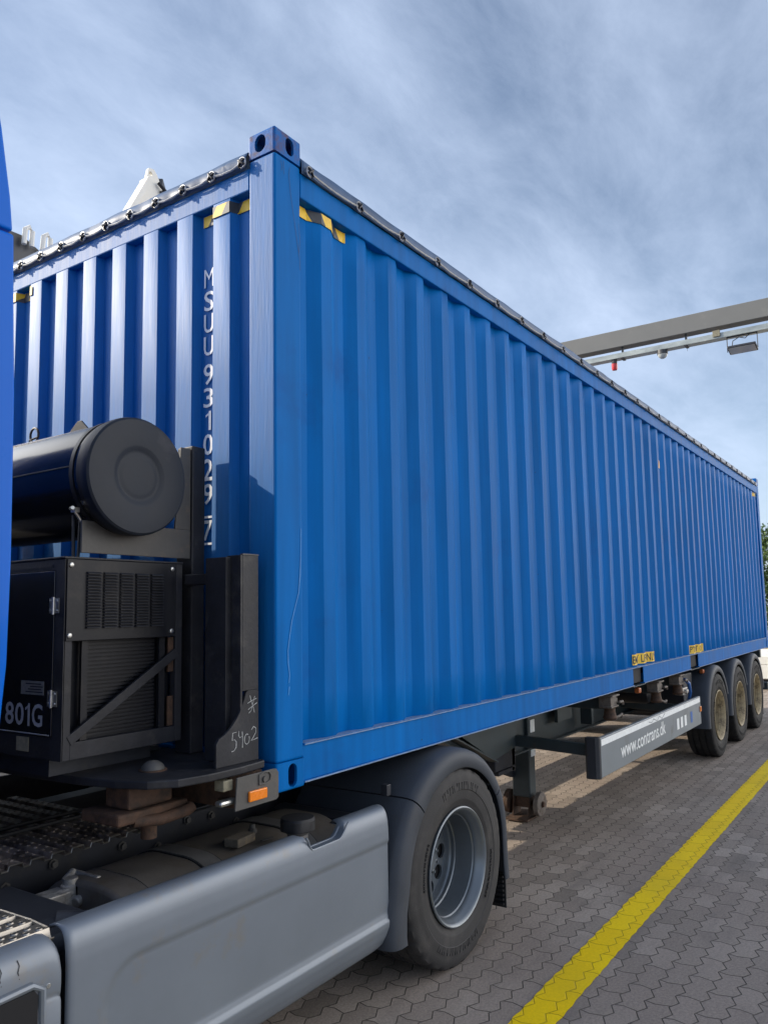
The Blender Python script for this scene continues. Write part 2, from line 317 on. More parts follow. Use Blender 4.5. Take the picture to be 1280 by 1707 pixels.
def text_bm(s, width, height, origin, ux, uz, depth=0.0, align='L', space=1.0, bold=0.0):
    """text laid out as flat faces fitted to width x height, origin = lower left, ux/uz world directions"""
    if s == '1':
        bm = bmesh.new(); O = Vector(origin); ux = Vector(ux); uz = Vector(uz)
        for P in (((.55, 0), (1, 0), (1, 1), (.62, 1), (.55, .9)), ((.0, .80), (.0, .68), (.55, .78), (.55, .9))):
            bm.faces.new([bm.verts.new(O+ux*(p*width)+uz*(q*height)) for p, q in P])
        return bm
    cu = bpy.data.curves.new('t', 'FONT'); cu.body = s; cu.offset = bold; cu.resolution_u = 3; cu.space_character = space
    o = bpy.data.objects.new('t', cu); COL.objects.link(o); bpy.context.view_layer.update()
    me = bpy.data.meshes.new_from_object(o.evaluated_get(bpy.context.evaluated_depsgraph_get()))
    bm = bmesh.new(); bm.from_mesh(me); bpy.data.objects.remove(o); bpy.data.meshes.remove(me)
    xs = [v.co.x for v in bm.verts]; ys = [v.co.y for v in bm.verts]
    ux = Vector(ux); uz = Vector(uz); O = Vector(origin); x0, x1, y0, y1 = min(xs), max(xs), min(ys), max(ys)
    if 'p' in s or 'y' in s: pass
    for v in bm.verts: v.co = O + ux*((v.co.x-x0)/(x1-x0)*width) + uz*((v.co.y-y0)/(y1-y0)*height)
    return bm
def join(dst, src):
    me = bpy.data.meshes.new('j'); src.to_mesh(me); src.free(); dst.from_mesh(me); bpy.data.meshes.remove(me); return dst
def stroke(mb, pts, w, nrm=(0, -1, 0)):
    """thin hand-drawn ribbon"""
    n = Vector(nrm); pts = [Vector(p) for p in pts]; V = []
    for i, p in enumerate(pts):
        d = (pts[min(i+1, len(pts)-1)] - pts[max(i-1, 0)]).normalized(); e = d.cross(n).normalized()
        ww = w*(0.7+0.5*noise.noise(p*60)); V.append((mb.b.verts.new(p+e*ww/2), mb.b.verts.new(p-e*ww/2)))
    for a, b in zip(V, V[1:]): mb.b.faces.new((a[0], b[0], b[1], a[1]))
def tree_copy(o, parent=None):
    c = o.copy(); COL.objects.link(c); c.parent = parent
    for ch in list(o.children): tree_copy(ch, c)
    return c

# ------------------------------------------------------------------ ground
def paving_mat(name, paint=False):
    m = bpy.data.materials.new(name); m.use_nodes = True; t = m.node_tree; N = t.nodes; L = t.links; b = N['Principled BSDF']
    g = N.new('ShaderNodeNewGeometry'); sp = N.new('ShaderNodeSeparateXYZ'); L.new(g.outputs['Position'], sp.inputs[0])
    def mm(op, *a):
        n = N.new('ShaderNodeMath'); n.operation = op
        for i, v in enumerate(a):
            if isinstance(v, (int, float)): n.inputs[i].default_value = v
            else: L.new(v, n.inputs[i])
        return n.outputs[0]
    X, Y = sp.outputs[0], sp.outputs[1]
    wob = N.new('ShaderNodeTexNoise'); wob.inputs['Scale'].default_value = 3.0; L.new(g.outputs['Position'], wob.inputs['Vector'])
    wv = mm('MULTIPLY', mm('SUBTRACT', wob.outputs['Fac'], 0.5), 0.012)
    # triangle waves give the interlocking zigzag edges
    tx = mm('SUBTRACT', mm('PINGPONG', mm('ADD', X, 0.02), 0.0605), 0.03025)
    ty = mm('SUBTRACT', mm('PINGPONG', mm('ADD', Y, 0.03), 0.114), 0.057)
    Yd = mm('ADD', mm('ADD', Y, mm('MULTIPLY', tx, 0.52)), wv)
    Xd = mm('ADD', mm('ADD', X, mm('MULTIPLY', ty, 0.24)), wv)
    cb = N.new('ShaderNodeCombineXYZ'); L.new(mm('ADD', Yd, 22.80+0.110), cb.inputs[1]); L.new(mm('ADD', Xd, 24.2+0.01), cb.inputs[0])
    br = N.new('ShaderNodeTexBrick'); br.offset = 0.5; br.offset_frequency = 2; br.squash = 1
    br.inputs['Scale'].default_value = 1; br.inputs['Brick Width'].default_value = 0.242; br.inputs['Row Height'].default_value = 0.114
    br.inputs['Mortar Size'].default_value = 0.0040; br.inputs['Mortar Smooth'].default_value = 0.5; br.inputs['Bias'].default_value = 0
    br.inputs['Color1'].default_value = (0, 0, 0, 1); br.inputs['Color2'].default_value = (1, 1, 1, 1); br.inputs['Mortar'].default_value = (0.5, 0.5, 0.5, 1)
    L.new(cb.outputs[0], br.inputs['Vector'])
    big = N.new('ShaderNodeTexNoise'); big.inputs['Scale'].default_value = 0.9; big.inputs['Detail'].default_value = 5; L.new(g.outputs['Position'], big.inputs['Vector'])
    fine = N.new('ShaderNodeTexNoise'); fine.inputs['Scale'].default_value = 70; fine.inputs['Detail'].default_value = 4; fine.inputs['Roughness'].default_value = 0.8; L.new(g.outputs['Position'], fine.inputs['Vector'])
    vor = N.new('ShaderNodeTexVoronoi'); vor.inputs['Scale'].default_value = 210; L.new(g.outputs['Position'], vor.inputs['Vector'])
    def mixc(f, a, c, blend='MIX'):
        n = N.new('ShaderNodeMix'); n.data_type = 'RGBA'; n.blend_type = blend
        for k, v in (('Factor', f), ('A', a), ('B', c)):
            if isinstance(v, (int, float)): n.inputs[k].default_value = v
            elif isinstance(v, tuple): n.inputs[k].default_value = (*v, 1)
            else: L.new(v, n.inputs[k])
        return n.outputs['Result']
    def ramp(src, p0, p1, c0=(0, 0, 0), c1=(1, 1, 1)):
        r = N.new('ShaderNodeValToRGB'); r.color_ramp.elements[0].position = p0; r.color_ramp.elements[1].position = p1
        r.color_ramp.elements[0].color = (*c0, 1); r.color_ramp.elements[1].color = (*c1, 1); L.new(src, r.inputs[0]); return r.outputs[0]
    if not paint:
        base = ramp(br.outputs['Color'], 0.0, 1.0, (0.245, 0.205, 0.172), (0.415, 0.350, 0.296))
        base = mixc(ramp(big.outputs['Fac'], 0.4, 0.65), base, (0.30, 0.245, 0.205)); 
        base = mixc(0.9, base, ramp(fine.outputs['Fac'], 0.25, 0.8, (0.55, 0.55, 0.55), (1.35, 1.35, 1.35)), 'MULTIPLY')
        base = mixc(ramp(vor.outputs['Distance'], 0.10, 0.16, (0.7, 0.7, 0.7), (0, 0, 0)), base, (0.42, 0.39, 0.36))
        # oil and tyre staining
        smp = N.new('ShaderNodeMapping'); smp.inputs['Scale'].default_value = (.45, 1.6, 1); L.new(g.outputs['Position'], smp.inputs[0])
        st = N.new('ShaderNodeTexNoise'); st.inputs['Scale'].default_value = 2.2; st.inputs['Detail'].default_value = 8; st.inputs['Roughness'].default_value = 0.7
        L.new(smp.outputs[0], st.inputs['Vector'])
        base = mixc(ramp(st.outputs['Fac'], 0.50, 0.72, (0, 0, 0), (0.55, 0.55, 0.55)), base, (0.13, 0.115, 0.105))
        jn = ramp(st.outputs['Fac'], 0.35, 0.6, (0.045, 0.039, 0.033), (0.12, 0.105, 0.088)); col = mixc(mm('MULTIPLY', br.outputs['Fac'], 0.93), base, jn); rough = 0.85
    else:
        base = ramp(br.outputs['Color'], 0.0, 1.0, (0.95, 0.64, 0.002), (1.0, 0.70, 0.003))
        base = mixc(0.6, base, ramp(fine.outputs['Fac'], 0.25, 0.8, (0.75, 0.72, 0.6), (1.15, 1.15, 1.1)), 'MULTIPLY')
        base = mixc(ramp(big.outputs['Fac'], 0.52, 0.72, (0, 0, 0), (0.4, 0.4, 0.4)), base, (0.62, 0.44, 0.02))
        col = mixc(mm('MULTIPLY', br.outputs['Fac'], 0.42), base, (0.22, 0.15, 0.01)); rough = 0.6
    L.new(col, b.inputs['Base Color']); b.inputs['Roughness'].default_value = rough; b.inputs['Specular IOR Level'].default_value = 0.2
    bp = N.new('ShaderNodeBump'); bp.inputs['Strength'].default_value = 0.9; bp.inputs['Distance'].default_value = 0.006; bp.invert = True
    L.new(br.outputs['Fac'], bp.inputs['Height'])
    b2 = N.new('ShaderNodeBump'); b2.inputs['Strength'].default_value = 0.5; b2.inputs['Distance'].default_value = 0.0015; L.new(fine.outputs['Fac'], b2.inputs['Height'])
    L.new(bp.outputs[0], b2.inputs['Normal']); L.new(b2.outputs[0], b.inputs['Normal'])
    return m
M['paving'] = paving_mat('block_paving'); M['road_yellow'] = paving_mat('yellow_road_paint', True)
g = MB(); g.poly([(-400, -400, -1.12), (600, -400, -1.12), (600, 400, -1.12), (-400, 400, -1.12)])
tag(obj('paved_ground', g, 'paving'), 'grey interlocking block paving of the yard', kind='structure')
def yline(y0, y1, xa, xb):
    g = MB(); x = xa; pr = None; k = 0
    tri = lambda t, s: abs(((t/s) % 2)-1)*s - s/2
    while x < xb:
        j = 0.016*(1 if (int(x/0.118) % 2) else -1)
        a = y0 - 0.10*tri(x, 0.0605) + 0.006*noise.noise(Vector((x*4, 0, 0))); b = y1 - 0.16*tri(x+.05, 0.0605) + 0.006*noise.noise(Vector((x*4, 9, 0)))
        c = (g.b.verts.new((x, a, -1.116)), g.b.verts.new((x, b, -1.116)))
        if pr: g.b.faces.new((pr[0], c[0], c[1], pr[1]))
        pr = c; x += 0.0295
    return g
tag(obj('yellow_line', yline(-0.738, -0.553, -8, 60), 'road_yellow'), 'yellow painted lane line on the paving beside the truck', kind='structure')
tag(obj('yellow_line', yline(3.10, 3.34, -8, 60), 'road_yellow'), 'yellow painted lane line on the far side of the truck', kind='structure')

# ------------------------------------------------------------------ container
LX, WY, HZ = 12.192, 2.438, 2.896
box_ = empty('shipping_container', (LX/2, WY/2, 0), 'long blue open top shipping container loaded on the semitrailer', 'shipping container')
PITCH = 0.2805
def sy(x):      # depth of the corrugated side wall behind the container's outer plane
    t = (x-0.339) % PITCH
    if t < .072: return .018
    if t < .140: return .018 + .036*(t-.072)/.068
    if t < .210: return .054
    return .054 - .036*(t-.210)/(PITCH-.210)
def sbreaks(a, b):
    r = []; k = -2
    while .339+k*PITCH < b+1:
        for d in (0, .072, .140, .210):
            x = .339+k*PITCH+d
            if a < x < b: r.append(x)
        k += 1
    return [a]+r+[b]
FP = 0.2505
def fx(y):
    t = (y-0.281) % FP
    if t < .108: return .006
    if t < .126: return .006 + .042*(t-.108)/.018
    if t < .2325: return .048
    return .048 - .042*(t-.2325)/.018
def fbreaks(a, b):
    r = []
    for k in range(-2, 12):
        for d in (0, .108, .126, .2325):
            y = .281+k*FP+d
            if a < y < b: r.append(y)
    return [a]+r+[b]
# side walls
for s in (0, 1):
    g = MB(); xs = sbreaks(.178, LX-.178); V = []
    for x in xs:
        y = sy(x); y = y if s == 0 else WY-y
        V.append([g.b.verts.new((x+.0015*noise.noise(Vector((x*3, z*1.5, 4))), y+.0035*noise.noise(Vector((x*1.3, z*1.2, s*5))), z)) for z in [.17+.2075*q for q in range(13)]])
    for a, b in zip(V, V[1:]):
        for i in range(12): g.b.faces.new((a[i], b[i], b[i+1], a[i+1]))
    o = obj('side_wall', g, 'blue', box_, bevel=0.004, seg=1, solid=0.004, smooth=12)
g = MB(); V = []
for y in fbreaks(.16, WY-.16): V.append([g.b.verts.new((fx(y), y, z)) for z in (.15, 1.0, 1.8, 2.66)])
for a, b in zip(V, V[1:]):
    for i in range(3): g.b.faces.new((a[i], b[i], b[i+1], a[i+1]))
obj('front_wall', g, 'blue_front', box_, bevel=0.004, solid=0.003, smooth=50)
# posts
for (x0, x1) in ((.0025, .176), (LX-.176, LX-.0025)):
    for (y0, y1) in ((.0025, .160), (WY-.160, WY-.0025)):
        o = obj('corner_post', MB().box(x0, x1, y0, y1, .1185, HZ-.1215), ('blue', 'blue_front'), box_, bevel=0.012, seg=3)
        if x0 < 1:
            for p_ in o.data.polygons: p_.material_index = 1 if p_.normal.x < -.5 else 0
# castings with their slots
def stadium(c, ax, half, r, depth, n=10):
    """stadium shaped cutter, long axis vertical"""
    pts = []
    for k in range(n+1): a = math.pi*k/n; pts.append((r*math.cos(a), half+r*math.sin(a)))
    for k in range(n+1): a = math.pi+math.pi*k/n; pts.append((r*math.cos(a), -half+r*math.sin(a)))
    mb = MB()
    if ax == 'x': mb.prism([(c[1]+p, c[2]+q) for p, q in pts], 'x', c[0]-depth, c[0]+depth)
    else: mb.prism([(c[0]+p, c[2]+q) for p, q in pts], 'y', c[1]-depth, c[1]+depth)
    return mb
for ix in (0, 1):
    for iy in (0, 1):
        for iz in (0, 1):
            x0, x1 = (0, .178) if ix == 0 else (LX-.178, LX); y0, y1 = (0, .162) if iy == 0 else (WY-.162, WY); z0, z1 = (0, .118) if iz == 0 else (HZ-.118, HZ)
            cb_ = MB().box(x0, x1, y0, y1, z0, z1); ee = [e for e in cb_.b.edges if (e.verts[0].co-e.verts[1].co).z == 0 and (e.verts[0].co.z > .2) == (e.verts[0].co.z > 2.85) and (e.verts[0].co.z > 2.85 or e.verts[0].co.z < .01)] + [e for e in cb_.b.edges if abs((e.verts[0].co-e.verts[1].co).z) > .1]
            bmesh.ops.bevel(cb_.b, geom=ee, offset=.011, segments=3, affect='EDGES', profile=.5)
            o = obj('corner_casting', cb_, 'rustblue' if iz else 'blue', box_, label='rusty upper corner casting' if (ix == 0 and iy == 0 and iz) else None)
            o.data.materials.append(M['hole'])
            if ix == 0:
                cut(o, MB().box(x0+.014, x1-.014, y0+.014, y1-.014, z0+.014, z1-.014))
                sx, syy = (-1 if ix == 0 else 1), (-1 if iy == 0 else 1)
                fxp = x0 if ix == 0 else x1; fyp = y0 if iy == 0 else y1
                cut(o, stadium(((x0+.1) if ix == 0 else (x1-.1), fyp, (z0+z1)/2), 'y', .014 if iz else .021, .027, .03))
                cut(o, stadium((fxp, (y0+.087) if iy == 0 else (y1-.087), (z0+z1)/2), 'x', .008, .033 if iz else .026, .03))
            
# top rails and header
for s in (0, 1):
    y0, y1 = (.003, .062) if s == 0 else (WY-.062, WY-.003)
    obj('top_rail', MB().box(.174, LX-.174, y0, y1, 2.632, 2.752), 'blue', box_, bevel=0.006)
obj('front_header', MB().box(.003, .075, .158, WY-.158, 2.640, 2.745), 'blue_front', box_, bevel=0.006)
obj('rear_header', MB().box(LX-.08, LX-.003, .158, WY-.158, 2.62, 2.745), 'blue', box_, bevel=0.006)
# bottom rails: channel with forklift pockets
pk = ((4.757, 5.073), (6.87, 7.24))
for s in (0, 1):
    f = (lambda y: y) if s == 0 else (lambda y: WY-y)
    g = MB(); segs = ((.176, pk[0][0]), (pk[0][1], pk[1][0]), (pk[1][1], LX-.176))
    for a, b in segs:
        g.box(a, b, *sorted((f(.010), f(.018))), .021, .169)
    g.box(.176, LX-.176, *sorted((f(.001), f(.064))), .169, .177)
    for a, b in segs: g.box(a, b, *sorted((f(.002), f(.05))), .0125, .021)
    obj('bottom_rail', g, 'blue', box_, bevel=0.0015, seg=1)
    for a, b in pk:
        obj('pocket_backing', MB().box(a+.004, b-.004, *sorted((f(.035), f(.045))), .03, .168), 'hole', box_)  # near-black panel stands for the shade inside the open pocket
        obj('pocket_plate', MB().box(a-.03, b+.03, *sorted((f(.0), f(.06))), .004, .0115), 'chassis', box_)
# pale worn paint edge along the lower rail
g = MB().box(.18, LX-.18, -.0012, .001, .1705, .1755)
for a, b in ((.18, pk[0][0]), (pk[0][1], pk[1][0]), (pk[1][1], LX-.18)): g.box(a, b, -.0005, .002, .0135, .0195)
g.box(.18, LX-.18, .0012, .062, .1775, .1782)
obj('rail_edge_wear', g, 'blue_edge', box_)
obj('floor', MB().box(.05, LX-.05, .06, WY-.06, .10, .16), 'hole', box_)
g = MB()
for i in range(38): x = .5+i*.305; g.box(x, x+.045, .07, WY-.07, .02, .10)
obj('floor_crossmembers', g, 'blue', box_)
obj('front_sill', MB().box(.004, .09, .162, WY-.162, .015, .15), 'blue', box_, bevel=.004)
g = MB().box(LX-.045, LX-.02, .162, WY-.162, .06, 2.62)
obj('rear_door', g, 'blue', box_)
for y in (.45, .95, 1.49, 1.99): obj('locking_bar', MB().tube([(LX+.01, y, .06), (LX+.01, y, 2.6)], .017), 'steel', box_)
# things that follow the corrugation
def conform_side(bm, off):
    for x in sbreaks(.19, LX-.2)[1:-1]:
        g = bmesh.ops.bisect_plane(bm, geom=bm.verts[:]+bm.edges[:]+bm.faces[:], plane_co=(x, 0, 0), plane_no=(1, 0, 0))
    for v in bm.verts: v.co.y = sy(v.co.x)-off
def conform_front(bm, off):
    for y in fbreaks(.1, WY-.1)[1:-1]:
        bmesh.ops.bisect_plane(bm, geom=bm.verts[:]+bm.edges[:]+bm.faces[:], plane_co=(0, y, 0), plane_no=(0, 1, 0))
    for v in bm.verts: v.co.x = fx(v.co.y)-off
def hazard(a, b, z0, z1, side, step=.075):
    yb = MB(); kb = MB(); u = a; k = 0; h = z1-z0
    while u < b-1e-6:
        e = min(u+step, b); sl = .035
        P = [(u, z1), (e, z1), (e+sl if e < b else e, z0), (u+sl if k else u, z0)]
        if k == 0: P[3] = (u, z0)
        t = yb if k % 2 == 0 else kb
        t.poly([((p, 0, q) if side else (0, p, q)) for p, q in P]); u = e; k += 1
    return yb, kb
for (a, b, side) in ((.185, .56, True), (.165, .495, False), (1.87, 2.20, False)):
    yb, kb = hazard(a, b, 2.575, 2.628, side, .075 if side else .066)
    for t, mm_ in ((yb, 'yellow'), (kb, 'stripe_black')):
        (conform_side if side else conform_front)(t.b, .006)
        obj('hazard_stripe', t, mm_, box_)
yb, kb = hazard(11.75, 12.0, 2.56, 2.62, True); conform_side(yb.b, .006); conform_side(kb.b, .006)
obj('hazard_stripe', yb, 'yellow', box_); obj('hazard_stripe', kb, 'stripe_black', box_)
# stacked container number on the front wall
o_ = None; Z = {'M': 2.335}
chars = [('M', 455, 486), ('S', 493, 526), ('U', 531, 562), ('U', 568, 600), ('9', 614, 648), ('3', 653, 685), ('1', 691, 722), ('0', 728, 762), ('2', 768, 803), ('9', 808, 841), ('7', 866, 898)]
def z_at(v): return 2.365 - (v-455)/(900-455)*(2.365-1.063)
for c, v0, v1 in chars:
    z1, z0 = z_at(v0), z_at(v1); w = .064 if c != '1' else .034
    y1 = .489 if c != '1' else .474
    tb = text_bm(c, w, z1-z0, (0, y1, z0), (0, -1, 0), (0, 0, 1), bold=0 if c == 'M' else .010); conform_front(tb, .0065)
    obj('lettering', tb, 'white', box_)
for zz_ in (z_at(861), z_at(903)):
    mb = MB().poly([(0, .512, zz_-.005), (0, .412, zz_-.005), (0, .412, zz_+.005), (0, .512, zz_+.005)])
    conform_front(mb.b, .009); obj('number_line', mb, 'white', box_)
# yellow stickers low on the side
for (a, b, z0, z1, s) in ((4.80, 5.54, .195, .292, 'EMPTY LIFT ONLY'), (6.98, 7.60, .180, .275, 'EMPTY LIFT ONLY')):
    g = MB().poly([(a, 0, z0), (b, 0, z0), (b, 0, z1), (a, 0, z1)]); conform_side(g.b, .006); st = obj('warning_sticker', g, 'yellow', box_)
    t = text_bm(s, .665, z1-z0-.026, ((a+.004) if a < 6 else 6.905, 0, z0+.013), (1, 0, 0), (0, 0, 1), bold=.012)
    bmesh.ops.bisect_plane(t, geom=t.verts[:]+t.edges[:]+t.faces[:], plane_co=(a+.002, 0, 0), plane_no=(-1, 0, 0), clear_outer=True); conform_side(t, .0075); obj('lettering', t, 'text_black', st)
g = MB().poly([(5.98, 0, 2.21), (6.10, 0, 2.205), (6.0, 0, 2.30)]); conform_side(g.b, .006); obj('torn_sticker', g, 'yellow', box_)
# scratches
g = MB(); stroke(g, [(.163, -.0005, 1.10), (.160, -.0005, 1.0), (.154, -.0005, .893), (.145, -.0005, .82), (.133, -.0005, .789), (.100, -.0005, .70), (.086, -.0005, .637), (.074, -.0005, .575), (.076, -.0005, .52), (.084, -.0005, .474), (.080, -.0005, .44)], .005)
stroke(g, [(.082, -.0005, .425), (.077, -.0005, .39)], .006)
obj('paint_scratch', g, 'scratch', box_)
g = MB(); stroke(g, [(.10, .0, 2.74), (.095, .0, 2.70), (.105, .0, 2.62), (.13, .0, 2.50), (.15, .0, 2.40), (.165, .0, 2.33), (.168, 0, 2.28)], .0028)
stroke(g, [(.16, .0, 2.50), (.168, .0, 2.42), (.16, .0, 2.36)], .0024); stroke(g, [(.04, 0, 2.75), (.05, 0, 2.72), (.045, 0, 2.70)], .003); stroke(g, [(.06, 0, 2.75), (.063, 0, 2.69)], .003)
obj('paint_crack', g, 'crack', box_)

# ------------------------------------------------------------------ tarpaulin
tp = empty('tarpaulin', (LX/2, WY/2, 2.75), 'dark blue pvc tarpaulin laced over the open top of the container', 'tarpaulin')
g = MB()
def nz(x, y, z, s=1.0): return noise.noise(Vector((x*s, y*s, z*s)))
def tarp_section(x, y, nx, ny):
    """profile points from the rail upwards; nx,ny outward direction"""
    w = nz(x, y, 0, 5); w2 = nz(x, y, 3, 14); h = .022*nz(x, y, 7, 1.4)
    if ny and abs(nx) < .5:
        return [(x, y+ny*(.004+.002*w2), 2.748+.005*w2), (x, y+ny*(.006+.004*w2), 2.768), (x, y+ny*(.004+.004*w), 2.790), (x, y+ny*(.001+.002*w2), 2.812), (x, y-ny*.008, 2.826+.006*w+h*.3), (x, y-ny*.15, 2.836+.006*w+h*.4)]
    return [(x+nx*(.006+.004*w2), y+ny*(.006+.004*w2), 2.742+.006*w2), (x+nx*(.014+.010*w2), y+ny*(.014+.010*w2), 2.765),
            (x+nx*(.012+.010*w), y+ny*(.012+.010*w), 2.792), (x-nx*.004, y-ny*.004, 2.824+.006*w+h*.2), (x-nx*.04, y-ny*.04, 2.843+.008*w+h*.3), (x-nx*.15, y-ny*.15, 2.850+.010*w+h*.6)]
def strip(pts, nx, ny):
    pr = None
    for (x, y) in pts:
        c = [g.b.verts.new(p) for p in tarp_section(x, y, nx, ny)]
        if pr:
            for i in range(5): g.b.faces.new((pr[i], c[i], c[i+1], pr[i+1]))
        pr = c
strip([(.175+i*(LX-.35)/420, 0.0) for i in range(421)], 0, -1)
strip([(.175+i*(LX-.35)/120, WY) for i in range(121)], 0, 1)
strip([(0.0, .165+i*(WY-.33)/110) for i in range(111)], -1, 0)
strip([(LX, .165+i*(WY-.33)/30) for i in range(31)], 1, 0)
g.grid(lambda u, v: (.14+u*(LX-.28), .14+v*(WY-.28), 2.832+.012*nz(u*40, v*8, 1)+.02*math.sin(u*math.pi)*math.sin(v*math.pi)), 120, 12)
obj('sheet', g, 'tarp', tp, smooth=True, solid=.002)
# lacing
ey = [(x, -.022, 2.765, 0) for x in [.215+.383*i for i in range(31)]] + [(-.022, y, 2.765, 1) for y in [.178+.1975*i for i in range(11)]]
rp_ = MB()
for side in (0, 1):
    P = [e for e in ey if e[3] == side]; pts = []
    for a, b in zip(P, P[1:]):
        for k in range(6):
            t = k/6; pts.append((a[0]+(b[0]-a[0])*t, a[1]+(b[1]-a[1])*t, 2.763-.012*math.sin(math.pi*t)+.003*nz(a[0]+t, a[1], 2, 9)))
    rp_.tube(pts, .0055, 6)
obj('lacing_rope', rp_, 'rope', tp, smooth=True)
proto = None
for (x, y, z, side) in ey:
    if proto is None or proto[1] != side:
        g = MB(); c = Vector((x, y, z))
        def q(a, b, d): return (c.x+a, c.y+d, c.z+b) if side == 0 else (c.x+d, c.y+a, c.z+b)
        g.tube([q(.022*math.cos(t*math.pi/6), .025*math.sin(t*math.pi/6), 0) for t in range(12)], .0048, 6, closed=True); nf = len(g.b.faces)
        g.tube([q(-.016, -.012, -.006), q(0, .002, -.012), q(.017, .014, -.006)], .006, 6)
        g.tube([q(-.016, .014, -.004), q(.0, -.002, -.010), q(.016, -.014, -.004)], .005, 6)
        g.tube([q(.006, -.004, -.010), q(.012, -.02, -.012), q(.004, -.030, -.008)], .004, 6)
        for i_, f_ in enumerate(g.b.faces): f_.material_index = 0 if i_ < nf else 1
        o = obj('eyelet', g, ('knot', 'ring'), tp, org=(x, y, z), smooth=True); proto = (o, side, Vector((x, y, z)))
    else:
        o = proto[0].copy(); COL.objects.link(o); o.parent = tp; o.location = proto[0].location + (Vector((x, y, z))-proto[2])
        o.rotation_euler = ((0, random.uniform(-.6, .6), 0) if side == 0 else (random.uniform(-.6, .6), 0, 0))

# ------------------------------------------------------------------ wheels
def tyre(c, w=.30, r=.505, m='rubber', lugs=True, parent=None):
    g = MB(); y0 = 0
    prof = [(.045, .286), (.012, .292), (.004, .305), (-.004, .335), (-.006, .338), (-.007, .345), (-.012, .385), (-.012, .388), (-.015, .392), (-.015, .415), (-.014, .418), (-.013, .445), (-.009, .470), (-.004, .480), (.002, .494), (.016, .5025),
            (.055, .505), (.070, .505), (.072, .493), (.082, .493), (.084, .505), (.14, .506), (.142, .493), (.156, .493), (.158, .506), (.214, .505), (.216, .493), (.226, .493), (.228, .505), (.27, .502), (.287, .494), (.300, .47), (.312, .40), (.304, .33), (.26, .29)]
    def mod(j, k, rr):
        if lugs and 13 < j < 17 and k % 5 == 0: return rr-.010
        if lugs and j in (20, 21, 24, 25) and k % 5 == 2: return rr-.006
        return rr
    g.lathe(c, 'y', prof, n=150, mod=mod)
    if lugs:      # raised marks moulded in the sidewall
        cv = Vector(c)
        for a0, n_, r0_, r1_, st_ in ((62, 8, .392, .432, 7.0), (236, 10, .392, .428, 6.2), (150, 14, .352, .366, 2.6), (320, 16, .352, .366, 2.6)):
            for k in range(n_):
                a = R(a0+k*st_); w_ = R(st_)*.30; sk_ = .5*w_*((k % 3)-1)
                P = [(r0_, a-w_), (r0_, a-w_*.3), (r1_, a-w_*.3+sk_), (r1_, a-w_+sk_)]; Q = [(r0_ if k % 2 else (r0_+r1_)/2, a+w_*.2), (r0_ if k % 2 else (r0_+r1_)/2, a+w_), (r1_, a+w_), (r1_, a+w_*.2)]
                for pl in (P, Q):
                    F = [g.b.verts.new(cv+Vector((rr*math.cos(t), -.0168, rr*math.sin(t)))) for rr, t in pl]; Bk = [g.b.verts.new(cv+Vector((rr*math.cos(t), -.008, rr*math.sin(t)))) for rr, t in pl]
                    g.b.faces.new(F)
                    for i in range(4): g.b.faces.new((F[i], F[(i+1) % 4], Bk[(i+1) % 4], Bk[i]))
    return g
def rim(c, depth=.15):
    g = MB()
    g.lathe(c, 'y', [(.050, .284), (.006, .293), (.000, .302), (-.008, .303), (-.012, .297), (-.008, .288), (.006, .281), (.022, .272), (.040, .262), (.050, .262), (.056, .256), (.085, .255), (depth-.055, .252), (depth-.050, .245), (depth-.030, .244), (depth-.024, .238), (depth-.010, .236), (depth, .232), (depth+.01, .228)], n=80)
    return g
def disc(c, depth, holes=10):
    """wheel disc with real hand holes: the face between hub and barrel, ring of openings"""
    mb = MB(); n = holes; c = Vector(c)
    R0, R1, RM, rh = .085, .232, .178, .040
    yf = lambda r: depth + .010 if r > .215 else (depth-.008 if r < .13 else depth+.0)
    for k in range(n):
        a0 = 2*math.pi*(k-.5)/n; ac = 2*math.pi*k/n; a1 = 2*math.pi*(k+.5)/n
        ci = 16; inner = []; outer = []
        for j in range(ci):
            t = 2*math.pi*j/ci
            inner.append((RM*math.cos(ac)+rh*(math.cos(t)*math.cos(ac)-math.sin(t)*math.sin(ac)), RM*math.sin(ac)+rh*(math.cos(t)*math.sin(ac)+math.sin(t)*math.cos(ac))))
            # project onto sector boundary
            dr, da = math.cos(t), math.sin(t); s = max(abs(dr), abs(da)); dr /= s; da /= s
            rr = RM+(R1-RM)*dr if dr > 0 else RM+(RM-.132)*dr; aa = ac + (a1-a0)/2*da
            outer.append((rr*math.cos(aa), rr*math.sin(aa)))
        vi = [mb.b.verts.new(c+Vector((p, depth, q))) for p, q in inner]; vo = [mb.b.verts.new(c+Vector((p, yf(math.hypot(p, q)), q))) for p, q in outer]
        vb = [mb.b.verts.new(c+Vector((p, depth+.014, q))) for p, q in inner]
        for j in range(ci):
            mb.b.faces.new((vi[j], vi[(j+1) % ci], vo[(j+1) % ci], vo[j])); mb.b.faces.new((vb[j], vb[(j+1) % ci], vi[(j+1) % ci], vi[j]))
    mb.lathe(c, 'y', [(depth, .1325), (depth-.010, .118), (depth-.012, .06), (depth-.012, .01)], n=60)
    return mb
def hubmesh(c, depth, r=.055, out_=.050):
    g = MB(); c = Vector(c)
    g.lathe(c, 'y', [(depth-.01, r+.012), (depth-.04, r+.008), (depth-.045, r), (depth-out_+.01, r*.95), (depth-out_, r*.82), (depth-out_, .001)], n=40)
    for k in range(10):
        a = 2*math.pi*(k+.5)/10; p = c+Vector((.092*math.cos(a), 0, .092*math.sin(a)))
        g.lathe(p, 'y', [(depth, .013), (depth-.028, .013), (depth-.030, .009), (depth-.036, .008), (depth-.036, .001)], n=6)
    return g
